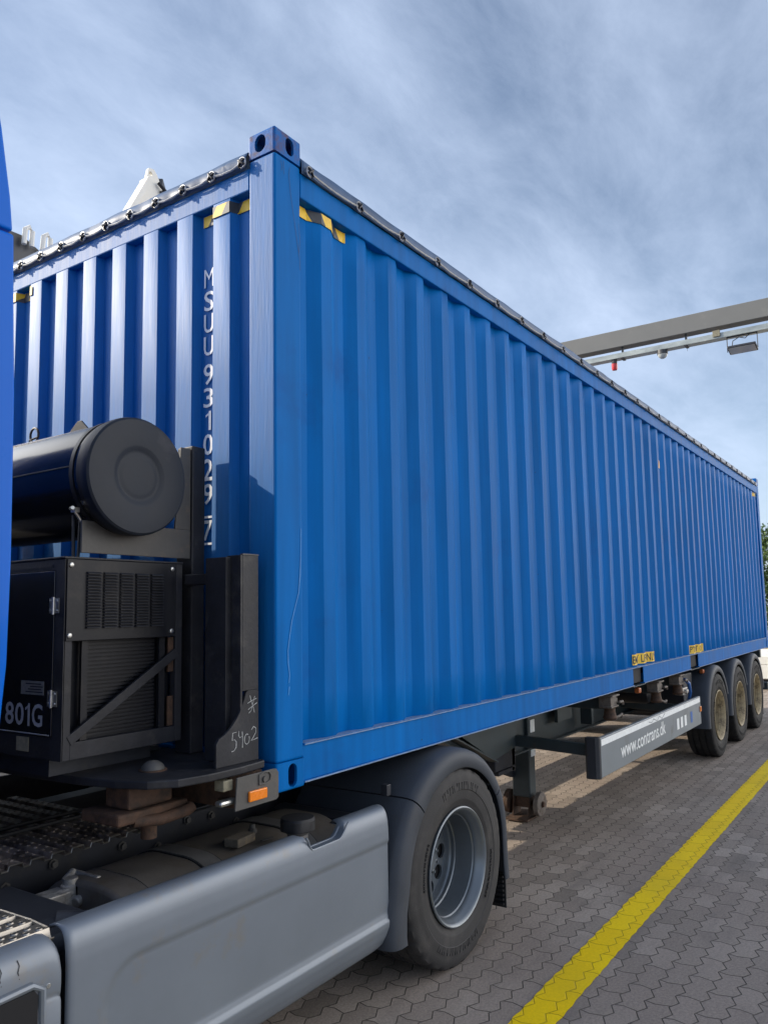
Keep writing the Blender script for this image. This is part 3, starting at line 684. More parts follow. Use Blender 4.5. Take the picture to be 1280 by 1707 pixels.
def wheel(root, c, rimm, discm, hubm, depth=.14, yoff=0, flip=False):
    w = empty('wheel', c, parent=root)
    tm = obj('tyre', tyre(c), 'rubber_dark' if root is tr else 'rubber', w, smooth=35)
    rm_ = obj('rim', rim(c, depth), rimm, w, smooth=40); obj('rim_disc', disc(c, depth), discm, w, smooth=30)
    obj('hub', hubmesh(c, depth), hubm, w, smooth=40)
    obj('hole_backing', MB().lathe(c, 'y', [(depth+.022, .001), (depth+.022, .225), (depth+.10, .225)], n=40), 'hole', w, smooth=40)  # near-black disc paints the shade seen through the hand holes
    if flip: w.rotation_euler = (0, 0, math.pi)
    return w
def brake_dark(root, x, r=.19): pass
def mudguard(root, cx_, cz_, a0, a1, rin, y0, y1, m, pre=(), post=(), lip=.055, name='mudguard', rin2=None, lip2=None):
    """swept guard: path around the tyre, profile (y, outward)"""
    path = [(Vector((p[0], p[1])), Vector((p[2], p[3])).normalized()) for p in pre]
    n = 40
    rin2 = rin if rin2 is None else rin2; lip2 = lip if lip2 is None else lip2; LP = [lip]*len(path)
    for k in range(n+1):
        ri = rin+(rin2-rin)*k/n; LP.append(lip+(lip2-lip)*k/n)
        a = R(a0+(a1-a0)*k/n); path.append((Vector((cx_+ri*math.cos(a), cz_+ri*math.sin(a))), Vector((math.cos(a), math.sin(a)))))
    path += [(Vector((p[0], p[1])), Vector((p[2], p[3])).normalized()) for p in post]
    LP += [lip2]*len(post)
    PF = lambda lip: [(y0+.006, -.002), (y0, .004), (y0-.002, lip*.55), (y0+.006, lip*.86), (y0+.022, lip*1.06), (y0+.05, lip*1.16), (y0+.10, lip*1.2), (y1-.02, lip*1.2), (y1, lip*1.16), (y1, lip*1.08), (y0+.06, lip*1.06), (y0+.03, lip*.9), (y0+.014, lip*.5), (y0+.012, .0)]
    g = MB(); rings = []
    for (p, nn), lp in zip(path, LP): rings.append([g.b.verts.new((p.x+nn.x*d, y, p.y+nn.y*d)) for y, d in PF(lp)])
    m_ = len(PF(lip))
    for A, B in zip(rings, rings[1:]):
        for k in range(m_): g.b.faces.new((A[k], A[(k+1) % m_], B[(k+1) % m_], B[k]))
    g.b.faces.new(rings[0]); g.b.faces.new(rings[-1][::-1])
    return obj(name, g, m, root, smooth=45)

# ------------------------------------------------------------------ semitrailer
tr = empty('semitrailer', (6.5, WY/2, -1.12), 'dark grey container semitrailer with three axles under the blue container', 'semitrailer')
for f in (lambda y: y, lambda y: WY-y):
    yw0, yw1 = sorted((f(.80), f(.812))); ya, yb_ = sorted((f(.745), f(.865)))
    # web as a polygon in xz: shallow gooseneck in front, deep behind
    g = MB()
    web = [(.35, -.02), (.35, -.14), (2.45, -.15), (3.0, -.40), (3.45, -.50), (7.0, -.50), (8.2, -.36), (11.9, -.36), (11.9, -.02)]
    g.prism(web, 'y', yw0, yw1)
    for p, q in zip(web[1:-2], web[2:-1]):
        d = Vector((q[0]-p[0], 0, q[1]-p[1])); n_ = Vector((-d.z, 0, d.x)).normalized()*.014
        if n_.z > 0: n_ = -n_
        c = [(p[0], p[1]), (q[0], q[1]), (q[0]+n_.x, q[1]+n_.z), (p[0]+n_.x, p[1]+n_.z)]; g.prism(c, 'y', ya, yb_)
    g.box(.35, 11.9, ya, yb_, -.018, -.006)
    obj('main_beam', g, 'chassis', tr)
for x in (3.2, 4.35, 5.72, 6.55, 7.3, 8.6, 9.9, 11.8):
    obj('crossmember', MB().box(x-.04, x+.04, .814, WY-.814, -.30, -.08), 'chassis', tr)
# outriggers carrying the twist locks
for x in (4.35, 5.75, 6.58, 11.95):
    for f in (lambda y: y, lambda y: WY-y):
        y0, y1 = sorted((f(.10), f(.74))); obj('outrigger', MB().box(x-.05, x+.05, y0, y1, -.15, -.02), 'chassis', tr, bevel=.004)
obj('bracket_plate', MB().box(4.62, 4.98, .70, .735, -.34, -.03), 'chassis', tr, bevel=.004)
obj('bracket_plate', MB().box(5.30, 5.36, .62, .74, -.44, -.03), 'chassis', tr, bevel=.004)
# dark plate in front of the leg, under the gooseneck bend
g = MB().prism([(2.0, -.05), (3.72, -.05), (3.72, -.42), (3.30, -.47), (2.75, -.20), (2.1, -.13)], 'y', .700, .712)
obj('gooseneck_plate', g, 'chassis', tr, bevel=.003)
g = MB().beam((2.55, .71, -.165), (3.30, .71, -.478), .09, .012); obj('gooseneck_flange', g, 'chassis', tr)
obj('gooseneck_box', MB().box(3.35, 3.72, .72, 1.70, -.58, -.30), 'frame_dark', tr, bevel=.01)
# twist locks hanging under the rail
def twist(x, y, tilt):
    r = empty('twist_lock', (x, y, -.02), parent=tr)
    g = MB().box(x-.075, x+.075, y-.05, y+.06, -.125, -.035); g.box(x-.10, x+.09, y-.075, y+.06, -.034, -.018); g.box(x-.095, x+.095, y-.062, y+.05, -.128, -.112)
    g.box(x+.076, x+.10, y-.05, y+.01, -.10, -.055)
    obj('lock_housing', g, 'rust_light', r, bevel=.006)
    g = MB().lathe((x, y-.01, 0), 'z', [(-.13, .050), (-.15, .046), (-.19, .052), (-.215, .060), (-.235, .050), (-.24, .01)], n=20)
    obj('lock_nut', g, 'rust', r, smooth=True)
    g = MB().tube([(x+.02, y-.05, -.215), (x+.08, y-.07, -.215+tilt), (x+.12, y-.075, -.205+tilt), (x+.14, y-.06, -.23+tilt)], [.012, .011, .012, .016], 8)
    g.tube([(x+.05, y-.08, -.085), (x+.11, y-.09, -.085), (x+.12, y-.09, -.11)], .012, 8)
    obj('lock_handle', g, 'rust_light', r, smooth=True)
    return r
twist(4.28, .09, .01); twist(5.69, .09, -.02); twist(6.52, .09, .0)
for p in ((5.05, .06, -.030), (7.62, .06, -.040)):
    g = MB().box(p[0]-.035, p[0]+.035, p[1]-.02, p[1]+.03, p[2]-.05, p[2]+.0); obj('marker_lamp', g, 'lamp_orange', tr, bevel=.012)
# air tank, hoses and boxes behind the guard
obj('air_tank', MB().lathe((6.62, .42, -.26), 'y', [(-.12, .002), (-.118, .04), (-.10, .085), (-.06, .11), (.30, .11), (.34, .08), (.35, .002)], n=28), 'black', tr, smooth=40)
obj('drain_plug', MB().lathe((6.40, .28, -.20), 'y', [(0, .001), (0, .022), (.03, .024)], n=14), 'whitepaint', tr)
obj('air_tank', MB().lathe((6.30, .40, -.22), 'y', [(-.09, .002), (-.088, .05), (-.07, .09), (-.03, .105), (.32, .105), (.35, .002)], n=28), 'black', tr, smooth=40)
obj('air_hose', MB().tube([(6.75, .06, -.09), (6.82, .03, -.14), (6.86, .03, -.24), (6.90, .06, -.34), (7.0, .15, -.40)], .020, 8), 'hose', tr, smooth=True)
obj('valve_block', MB().box(6.55, 6.75, .03, .12, -.25, -.17).box(6.60, 6.68, .0, .04, -.23, -.19), 'castalu', tr, bevel=.01)
obj('equipment_box', MB().box(7.02, 7.42, .14, .72, -.52, -.06), 'frame_dark', tr, bevel=.015)
# landing legs
for f, s in ((lambda y: y, 1), (lambda y: WY-y, -1)):
    leg = empty('landing_leg', (4.15, f(.85), -1.0), parent=tr)
    y0, y1 = sorted((f(.765), f(.935))); obj('leg_tube', MB().box(4.09, 4.22, y0, y1, -.93, -.05), 'chassis', leg, bevel=.012, seg=3)
    ya, yb_ = sorted((f(.758), f(.7645)))
    for z in (-.26, -.47): obj('reflective_tape', MB().box(4.125, 4.215, ya, yb_, z-.11, z), 'white', leg)
    y0, y1 = sorted((f(.785), f(.915))); obj('inner_tube', MB().box(4.105, 4.205, y0, y1, -1.02, -.92), 'rust', leg, bevel=.005)
    for yy in (.70, .99):
        g = MB().lathe((4.14, f(yy), -.985), 'y', [(-.025, .001), (-.025, .092), (-.02, .102), (.02, .102), (.025, .092), (.025, .001)], n=28)
        obj('foot_roller', g, 'rust_light' if yy < .8 else 'rust', leg, smooth=35)
        obj('roller_hub', MB().lathe((4.14, f(yy), -.985), 'y', [(-.045, .001), (-.045, .02), (-.026, .024), (.026, .024), (.045, .02), (.045, .001)], n=14), 'rust', leg)
    obj('foot_axle', MB().tube([(4.14, f(.67), -.985), (4.14, f(1.02), -.985)], .028, 12), 'rust', leg)
    g = MB().box(3.96, 4.32, *sorted((f(.74), f(.96))), -1.108, -1.090); obj('foot_plate', g, 'rust', leg, bevel=.003)
    for yy in (.77, .92): obj('foot_bracket', MB().prism([(4.06, -1.089), (4.22, -1.089), (4.20, -.93), (4.08, -.93)], 'y', *sorted((f(yy), f(yy+.012)))), 'rust', leg, bevel=.003)
obj('leg_cross_brace', MB().beam((4.15, .94, -.60), (4.15, 1.50, -.60), .05, .07), 'rust', tr)
obj('leg_stay', MB().beam((4.09, .93, -.735), (3.2, 1.0, -.42), .05, .065), 'frame_dark', tr)
obj('pull_rod', MB().beam((3.40, .75, -.60), (3.70, .75, -.60), .06, .03).box(3.66, 3.72, .72, .78, -.62, -.42), 'frame_dark', tr)
# side guards
for f, near in ((lambda y: y, True), (lambda y: WY-y, False)):
    sg = empty('side_guard', (5.2, f(-.03), -.6), parent=tr)
    o = obj('guard_panel', MB().box(3.66, 6.96, *sorted((f(-.05), f(-.015))), -.600, -.292), 'guard', sg, bevel=.006, seg=2)
    g = MB(); pr = [(-.05, 3.66), (-.045, 3.635), (-.02, 3.615), (.045, 3.61), (.065, 3.62), (.065, 3.68), (-.014, 3.68)]
    V0 = []; 
    g.prism([(x, f(y)) for y, x in pr], 'z', -.606, -.287)
    obj('guard_end_cap', g, 'plastic_dark', sg, bevel=.004)
    y0 = f(-.0515)
    obj('reflective_tape', MB().poly([(3.67, y0, -.355), (6.94, y0, -.355), (6.94, y0, -.305), (3.67, y0, -.305)]), 'white', sg)
    for x in (3.72, 6.6):
        g = MB().beam((x, f(.745), -.37), (x, f(-.012), -.405), .06, .09)
        obj('guard_arm', g, 'chassis', sg, bevel=.006)
    if near:
        t = text_bm('www.contrans.dk', 1.36, .125, (4.13, -.0525, -.525), (1, 0, .016), (0, 0, 1), bold=.012); obj('lettering', t, 'white', sg)
        g = MB()
        for x in (5.92, 6.07, 6.22): g.poly([(x, -.0525, -.53), (x+.085, -.0525, -.53), (x+.085, -.0525, -.42), (x, -.0525, -.42)])
        obj('logo_bar', g, 'white', sg)
        obj('logo_bar', MB().poly([(6.48, -.0525, -.53), (6.56, -.0525, -.53), (6.56, -.0525, -.415), (6.48, -.0525, -.415)]), 'hub_blue', sg)
        obj('side_reflector', MB().box(6.90, 6.955, -.062, -.05, -.46, -.40), 'orange', sg, bevel=.004)
        g = MB(); stroke(g, [(4.95, -.0528, -.33), (5.05, -.0528, -.345), (5.1, -.0528, -.32), (5.22, -.0528, -.35), (5.3, -.0528, -.315), (5.38, -.0528, -.35), (5.5, -.0528, -.31)], .010)
        obj('scuff_mark', g, 'guard', sg)
# axles and wheels
AX = (7.93, 9.24, 10.55)
wp = None
for i, x in enumerate(AX):
    obj('axle', MB().tube([(x, .28, -.615), (x, WY-.28, -.615)], .06, 14), 'frame_dark', tr)
    obj('trailing_arm', MB().box(x-.55, x+.15, .55, .65, -.56, -.42).box(x-.55, x-.45, .55, .65, -.56, -.10), 'frame_dark', tr)
    obj('air_bag', MB().lathe((x+.30, .62, 0), 'z', [(-.44, .10), (-.40, .125), (-.34, .12), (-.30, .125), (-.26, .12), (-.22, .10)], n=20, close=True), 'rubber_black', tr, smooth=True)
    for yy, fl in ((-.045, False), (WY+.045, True)):
        wheel(tr, (x, yy, -.615), 'rim_tan', 'rim_white', 'hub_blue' if i < 2 else 'rim_tan', depth=.165, flip=fl)
    for s in (1, -1):
        y0, y1 = (-.055, .30) if s == 1 else (WY-.30, WY+.055)
        o = mudguard(tr, x, -.615, 178, 22 if i < 2 else 5, .528, -.055, .30, 'plastic', pre=((x-.525, -.71, -1, -.02),), lip=.072)
        if s == -1: o.scale = (1, -1, 1); o.location.y = 0
    if i < 2: obj('mudflap', MB().box(x+.60, x+.612, .02, .30, -1.0, -.36), 'rubber_black', tr)
for yy in (.15, 2.29): obj('mudflap', MB().box(11.25, 11.262, yy-.15, yy+.15, -1.0, -.3), 'rubber_black', tr)
obj('rear_bumper', MB().box(11.95, 12.03, .02, WY-.02, -.68, -.56), 'chassis', tr, bevel=.01)
# front bolster plate with the curved nose
P_ = [(-.045, .03), (-.055, .012), (-.20, -.005), (-.36, .0), (-.48, .03), (-.56, .10), (-.605, .22), (-.635, .40), (-.65, .70), (-.655, 1.219)]
P_ = P_ + [(x, WY-y) for x, y in P_[-2::-1]]
pl = obj('nose_plate', MB().prism(P_, 'z', .115, .145), 'worn', tr, bevel=.005)
obj('rail_bar', MB().box(-.30, -.10, .60, .86, .1455, .166), 'worn_brown', tr, bevel=.003)
g = MB().lathe((-.415, .25, 0), 'z', [(.145, .052), (.150, .052), (.151, .042)], n=24); obj('bolt_washer', g, 'rust', tr, smooth=35)
g = MB().lathe((-.415, .25, 0), 'z', [(.150, .044), (.160, .042), (.172, .032), (.180, .018), (.183, .001)], n=24); obj('bolt_head', g, 'worn_brown', tr, smooth=50)
for yy in (.09, WY-.09):
    s = 1 if yy < 1 else -1; f = (lambda y: y) if s == 1 else (lambda y: WY-y)
    # gusset with concave edge
    pts = [(-.055, .1455), (-.285, .1455), (-.285, .235)]
    for k in range(9):
        t = k/8; pts.append((-.270+.145*t+.02*math.sin(t*math.pi), .255+.165*t**1.35))
    pts += [(-.115, .425), (-.055, .425)]
    obj('corner_gusset', MB().prism(pts, 'y', *sorted((f(.045), f(.058)))), 'worn', tr, bevel=.002)
    g = MB(); g.box(-.145, -.055, *sorted((f(.046), f(.060))), .425, .972)
    g.box(-.157, -.145, *sorted((f(.046), f(.125))), .1455, .972); g.box(-.185, -.157, *sorted((f(.10), f(.22))), .1455, .965)
    obj('corner_guard', g, 'worn', tr, bevel=.002, label='upright steel angle guarding the container corner')
    obj('guard_edge', MB().box(-.1455, -.0545, *sorted((f(.0445), f(.0605))), .9725, .978), 'worn_brown', tr)
    obj('tie_bar', MB().box(-.15, -.10, *sorted((f(.22), f(.385))), .86, .905), 'worn', tr, bevel=.003)
if True:
    g = MB(); y = .0440
    def c(u, v): return (-.055-.23*(1-u), y, .1455+.28*v)
    # hash sign
    stroke(g, [(-.105, y, .405), (-.098, y, .38), (-.086, y, .355), (-.080, y, .335)], .0035); stroke(g, [(-.078, y, .40), (-.088, y, .375), (-.098, y, .345), (-.112, y, .335)], .0035)
    stroke(g, [(-.118, y, .375), (-.09, y, .385), (-.068, y, .390)], .0035); stroke(g, [(-.115, y, .350), (-.09, y, .362), (-.066, y, .372)], .0035)
    # 5402
    stroke(g, [(-.178, y, .270), (-.200, y, .268), (-.202, y, .240), (-.190, y, .243), (-.180, y, .232), (-.181, y, .212), (-.192, y, .200), (-.205, y, .198)], .004)
    stroke(g, [(-.166, y, .272), (-.168, y, .255), (-.160, y, .245), (-.150, y, .250)], .004); stroke(g, [(-.148, y, .268), (-.146, y, .235), (-.147, y, .205)], .004)
    stroke(g, [(-.122+.014*math.cos(t*math.pi/6+1), y, .235+.020*math.sin(t*math.pi/6+1)) for t in range(12)], .0038)
    stroke(g, [(-.097, y, .268), (-.085, y, .280), (-.072, y, .272), (-.072, y, .255), (-.086, y, .238), (-.098, y, .226), (-.082, y, .228), (-.062, y, .232)], .004)
    obj('chalk_writing', g, 'chalk', tr)
for f in (lambda y: y, lambda y: WY-y):
    be = empty('bolster_end', (-.13, f(0), .05), parent=tr)
    o = obj('end_plate', MB().prism([(-.245, .112), (-.255, -.01), (-.03, -.01), (-.016, -.002), (-.016, .095), (-.028, .110), (-.045, .113)], 'y', *sorted((f(-.028), f(-.020)))), 'worn_brown', be, bevel=.002)
    obj('side_reflector', MB().box(-.190, -.092, *sorted((f(-.040), f(-.028))), .012, .052), 'orange', be, bevel=.004)
    g = MB().tube([(-.13+dx, f(-.031), .085+dz) for dx, dz in ((0, -.018), (.0, .018), (.03, .026), (.055, .022), (.066, .008), (.060, -.012), (.04, -.02), (0, -.018))], .0035, 6)
    g.lathe((-.100, f(-.03), .083), 'y', [(-.006, .001), (-.006, .011), (.004, .012)], n=12)
    obj('locking_clip', g, 'worn_brown', be, smooth=True)
    obj('bolster_block', MB().box(-.24, -.02, *sorted((f(-.019), f(.10))), -.005, .02).box(-.20, -.02, *sorted((f(.06), f(.5))), -.02, .10), 'rust', be, bevel=.004)
    obj('release_handle', MB().box(-.31, -.22, *sorted((f(-.01), f(.03))), .012, .034), 'steel', be, bevel=.010)
    obj('junction_box', MB().box(-.29, -.24, *sorted((f(.0), f(.05))), .065, .105), 'plate_yel', be, bevel=.004)
g = MB().box(-.56, -.36, .20, .34, .03, .113).box(-.62, -.30, .18, .40, -.015, .028)
obj('pin_block', g, 'rust', tr, bevel=.01)
obj('pin_handle', MB().tube([(-.54, .20, -.01), (-.44, .17, -.02), (-.32, .16, -.01), (-.30, .16, .0)], .022, 10).tube([(-.43, .25, -.02), (-.43, .25, -.10)], .03, 12), 'rust', tr, smooth=True)
obj('front_crossbeam', MB().box(-.10, .30, .20, WY-.20, -.02, .112), 'frame_dark', tr, bevel=.01)

# ------------------------------------------------------------------ generator set standing on the nose plate
ge = empty('generator_set', (-.45, WY/2, .15), 'black generator set with louvred panel and long black cylinder standing before the container', 'generator')
X0, X1, Y0, Y1, Z0_, Z1_ = -.722, -.175, .372, WY-.372, .215, .957
obj('cabinet', MB().box(X0+.006, X1-.02, Y0+.06, Y1-.06, Z0_+.03, Z1_-.004), 'black', ge, bevel=.004)
obj('cabinet_lid', MB().box(X0-.004, X1+.004, Y0, Y1, Z1_-.008, Z1_), 'worn', ge, bevel=.002)
# frame on the end facing the camera
t_ = .034
obj('frame_upright', MB().box(X0, X0+t_, Y0, Y0+t_, Z0_, Z1_-.009), 'worn', ge, bevel=.002)
obj('frame_upright', MB().box(X1-t_, X1, Y0, Y0+t_, Z0_, Z1_-.009), 'worn', ge, bevel=.002, label='rust streaked frame upright')
obj('frame_sill', MB().box(X0+t_, X1-t_, Y0+.001, Y0+t_, Z0_, Z0_+.062), 'worn', ge, bevel=.002)
obj('inner_upright', MB().box(X0+.085, X0+.112, Y0+.016, Y0+.03, Z0_+.063, .642), 'black', ge)
obj('inner_upright', MB().box(X1-.105, X1-.075, Y0+.016, Y0+.03, Z0_+.063, .642), 'black', ge)
for za, zb_ in ((Z0_+.065, .40), (.50, .642)): obj('rust_patch', MB().box(X1-.062, X1-t_-.001, Y0+.012, Y0+.02, za, zb_), 'rust', ge)
obj('diagonal_brace', MB().beam((X0+.028, Y0+.004, .283), (X1-.028, Y0+.004, .578), .014, .036), 'worn', ge, bevel=.002)
# radiator core behind: fine horizontal ribs
g = MB()
for k in range(24): z = .285+k*.0148; g.box(X0+.114, X1-.107, Y0+.040, Y0+.05, z, z+.009)
g.box(X0+.03, X1-.03, Y0+.05, Y0+.056, .27, .645)
obj('radiator_core', g, 'black', ge)
# louvred panel
lp = obj('louvred_panel', MB().box(X0+.004, X1-.040, Y0-.006, Y0, .645, Z1_-.010), 'black', ge, bevel=.0015)
lp.data.materials.append(M['worn'])
for cidx in range(5):
    x0 = -.638+cidx*.0735
    for k in range(19):
        if cidx*19+k >= 95: break
    g = MB()
    for k in range(19):
        z = .690+k*.0113
        pr = [(Y0-.0062, z), (Y0-.0062, z+.0085), (Y0-.0085, z+.0085), (Y0-.0175, z+.0018), (Y0-.0175, z)]
        g.prism(pr, 'x', x0, x0+.060)
    obj('louvre_column', g, 'worn', ge)
for p in ((X0+.020, .925), (X1-.060, .925), (X0+.018, .665), (X1-.062, .668)):
    obj('screw', MB().lathe((p[0], Y0-.006, p[1]), 'y', [(-.006, .001), (-.006, .006), (-.004, .0095), (0, .010)], n=14), 'steel', ge, smooth=True)
# door on the cab-facing side
obj('access_door', MB().box(X0-.003, X0+.004, .435, 1.55, .300, .905), 'black_gloss', ge, bevel=.002)
obj('door_frame', MB().box(X0-.001, X0+.005, Y0, .432, Z0_, Z1_-.01).box(X0-.001, X0+.005, .432, Y1, Z0_, .297).box(X0-.001, X0+.005, .432, Y1, .908, Z1_-.01), 'worn', ge)
for z in (.776, .437):
    g = MB().box(X0-.006, X0-.003, .400, .458, z-.028, z+.028); g.tube([(X0-.009, .430, z-.032), (X0-.009, .430, z+.032)], .006, 10)
    for dy in (-.020, .020):
        for dz in (-.018, .018): g.lathe((X0-.006, .430+dy, z+dz), 'x', [(-.004, .001), (-.003, .004), (0, .005)], n=8)
    obj('hinge', g, 'steel', ge)
for ch_, yy_, ww_ in (('8', .735, .058), ('0', .668, .058), ('1', .600, .030), ('G', .556, .068)):
    obj('lettering', text_bm(ch_, ww_, .084, (X0-.004, yy_, .330), (0, -1, 0), (0, 0, 1), bold=.015), 'letter_grey', ge)
obj('type_plate', MB().box(X0-.0045, X0-.003, .484, .632, .447, .497), 'plate_sil', ge)
g = MB()
for k in range(4): g.box(X0-.0052, X0-.0045, .49+.01*(k % 2), .60-.015*(k % 3), .455+k*.010, .459+k*.010)
obj('plate_print', g, 'worn', ge)
obj('white_line', MB().box(X0-.0045, X0-.003, .445, .83, .302, .306), 'letter_grey', ge)
obj('small_label', MB().box(X0-.0035, X0-.001, .575, .655, .236, .288), 'plate_yel', ge)
obj('rivet_row', MB().box(X0-.003, X0-.001, .45, .80, .918, .930), 'worn', ge)
obj('under_tray', MB().box(X0+.03, X1-.06, Y0+.12, Y1-.12, .146, .215), 'frame_dark', ge)
# posts
for f in (lambda y: y, lambda y: WY-y):
    obj('support_post', MB().box(-.116, -.042, *sorted((f(.382), f(.482))), .1455, 1.475), 'worn', ge, bevel=.006)
    obj('tank_bracket', MB().box(-.645, -.117, *sorted((f(.392), f(.402))), .975, 1.10).prism([(-.20, 1.10), (-.117, 1.10), (-.117, 1.46), (-.17, 1.46)], 'y', *sorted((f(.392), f(.402)))), 'worn_brown', ge, bevel=.002)
obj('bracket_stay', MB().tube([(-.66, .42, .958), (-.65, .44, 1.12)], .006, 6).tube([(-.64, .42, .958), (-.62, .44, 1.12)], .006, 6), 'black', ge)
tc_ = (-.458, 0, 1.283)
ta = empty('cylinder_tank', (-.458, WY/2, 1.283), parent=ge)
g = MB().lathe((-.458, 0, 1.283), 'y', [(.335, .225), (.34, .2275), (WY-.34, .2275), (WY-.335, .225)], n=72)
obj('tank_body', g, 'black_gloss', ta, smooth=30)
g = MB().lathe((-.458, 0, 1.283), 'y', [(.345, .236), (.320, .2365), (.306, .234), (.299, .226), (.297, .20), (.297, .124), (.298, .118), (.303, .104), (.3055, .096), (.305, .088), (.3035, .080), (.303, .07), (.303, .001)], n=96)
obj('end_cap', g, 'cap_grey', ta, smooth=30)
g = MB().lathe((-.458, 0, 1.283), 'y', [(WY-.345, .236), (WY-.30, .232), (WY-.297, .001)], n=48); obj('end_cap', g, 'cap_grey', ta, smooth=30)
for yy in (.360, .405, WY-.42):
    obj('clamp_band', MB().lathe((-.458, yy, 1.283), 'y', [(-.011, .2285), (-.011, .2325), (.011, .2325), (.011, .2285)], n=72), 'black', ta, smooth=30)
obj('seam_ridge', MB().box(-.690, -.684, .42, WY-.45, 1.302, 1.306), 'worn_brown', ta)
obj('band_buckle', MB().box(-.676, -.656, .392, .418, 1.128, 1.146).tube([(-.676, .405, 1.140), (-.652, .405, 1.112), (-.640, .405, 1.095)], .006, 8).tube([(-.690, .385, 1.142), (-.678, .415, 1.142)], .007, 8), 'steel', ta)
obj('lifting_plate', MB().prism([(.62, 1.508), (.80, 1.506), (.715, 1.568), (.69, 1.568)], 'x', -.46, -.452), 'black', ta, bevel=.001)
pts = [(-.47, 1.02+.035*math.cos(a)*(1-.1*i/12), 1.548+.033*math.sin(a)) for i, a in enumerate([R(200-30*k) for k in range(22)])]
pts = [(-.47, 1.056, 1.50), (-.47, 1.056, 1.53)]+pts
obj('wire_ring', MB().tube(pts, .0045, 8), 'black', ta, smooth=True)

# ------------------------------------------------------------------ tractor unit
tu = empty('tractor_unit', (-1.0, WY/2, -1.12), 'blue and silver truck tractor pulling the container trailer', 'truck')
cab = empty('cab', (-2.2, WY/2, .3), parent=tu)
def rbox(x0, x1, y0, y1, z0, z1): return MB().box(x0, x1, y0, y1, z0, z1)
obj('cab_shell', rbox(-3.55, -1.62, -.03, WY+.03, .05, 1.90), 'cab_blue', cab, bevel=.06, seg=4)
g = MB().prism([(-3.50, 1.905), (-3.35, 2.35), (-2.8, 2.85), (-1.62, 2.95), (-1.62, 1.905)], 'y', .02, WY-.02); obj('roof_fairing', g, 'cab_blue', cab, bevel=.06, seg=4)
for f in (lambda y: y, lambda y: WY-y):
    g = MB().prism([(-1.64, .375), (-1.185, .415), (-1.170, .60), (-1.166, .9), (-1.172, 1.40), (-1.184, 1.70), (-1.190, 1.884), (-1.64, 1.884)], 'y', *sorted((f(-.045), f(-.010))))
    obj('side_extender', g, 'cab_blue', cab, bevel=.008, seg=3)
    g = MB().prism([(-1.64, 1.892), (-1.194, 1.892), (-1.205, 2.0), (-1.237, 2.2), (-1.30, 2.5), (-1.42, 2.80), (-1.64, 2.92)], 'y', *sorted((f(-.045), f(-.010))))
    obj('roof_extender', g, 'cab_blue', cab, bevel=.008, seg=3)
    obj('door_glass', MB().prism([(-3.3, 1.15), (-2.55, 1.15), (-2.55, 1.72), (-3.1, 1.72)], 'y', *sorted((f(-.034), f(-.028)))), 'glass', cab)
    obj('door_seam', MB().box(-2.47, -2.462, *sorted((f(-.0345), f(-.028))), .1, 1.78), 'hole', cab)
    fw = wheel(tu, (-2.45, -.045 if f(0) == 0 else WY+.045, -.615), 'rim_grey', 'rim_grey', 'rim_grey', depth=.03, flip=(f(0) != 0))
obj('windscreen', MB().box(-3.56, -3.545, .15, WY-.15, 1.0, 1.8), 'glass', cab)
obj('bumper', MB().box(-3.66, -3.2, -.02, WY+.02, -.85, .03), 'silver', tu, bevel=.05, seg=3)
obj('cab_shade_box', MB().box(-1.60, -1.22, .75, WY-.15, -.10, .95), 'frame_dark', tu, bevel=.02)  # dark box added behind the cab to keep sun off the catwalk
obj('catwalk_shade_box', MB().box(-1.62, -.70, 1.30, 2.32, -.185, .10), 'frame_dark', tu, bevel=.02)  # added filler box; shades the catwalk and hides bright ground under the generator
obj('far_gap_box', MB().box(-1.9, -.15, 1.80, 2.42, -.95, -.20), 'plastic_dark', tu, bevel=.03)  # dark box added on the far side so the gap below stays dark
obj('shade_board', MB().box(-1.20, -.10, 2.25, 2.30, -.19, .40), 'frame_dark', tu, bevel=.01)  # board added on the far side to shade the catwalk
obj('sun_block_board', MB().box(-1.62, .10, 2.36, 2.40, -.21, 1.02).box(-.4, 1.0, 2.34, 2.359, -.55, -.19), 'frame_dark', tu, bevel=.01)  # added boards that block sun and bright ground from the far side
# chassis rails
for f in (lambda y: y, lambda y: WY-y):
    g = MB().box(-3.2, 2.15, *sorted((f(.790), f(.798))), -.42, -.215).box(-3.2, 2.15, *sorted((f(.790), f(.87))), -.223, -.2155).box(-3.2, 2.15, *sorted((f(.79), f(.87))), -.42, -.412)
    obj('chassis_rail', g, 'frame_dark', tu)
for (x, z) in ((-.145, -.28), (-.476, -.268), (.222, -.25), (.375, -.262), (.547, -.33), (-.676, -.304), (.05, -.33)):
    obj('rail_bolt', MB().lathe((x, .79, z), 'y', [(-.006, .022), (-.008, .022), (-.008, .014), (-.022, .014), (-.022, .001)], n=6), 'worn_brown', tu)
for x in (-2.6, -1.2, .0, 1.0, 2.0): obj('frame_crossmember', MB().box(x-.04, x+.04, .80, WY-.80, -.40, -.24), 'frame_dark', tu)
obj('rail_top_plate', MB().box(-.05, 1.9, .78, .90, -.2145, -.206).box(-.05, 1.9, WY-.9, WY-.78, -.2145, -.206), 'frame_dark', tu)
for y in (1.02, 1.12): obj('air_pipe', MB().tube([(-1.3, y, -.165), (-.95, y, -.172), (-.4, y+.01, -.172), (.3, y, -.175)], .009, 8), 'rubber_black', tu)
obj('fifth_wheel', MB().box(.85, 1.75, .78, WY-.78, -.205, -.165), 'frame_dark', tu, bevel=.01)
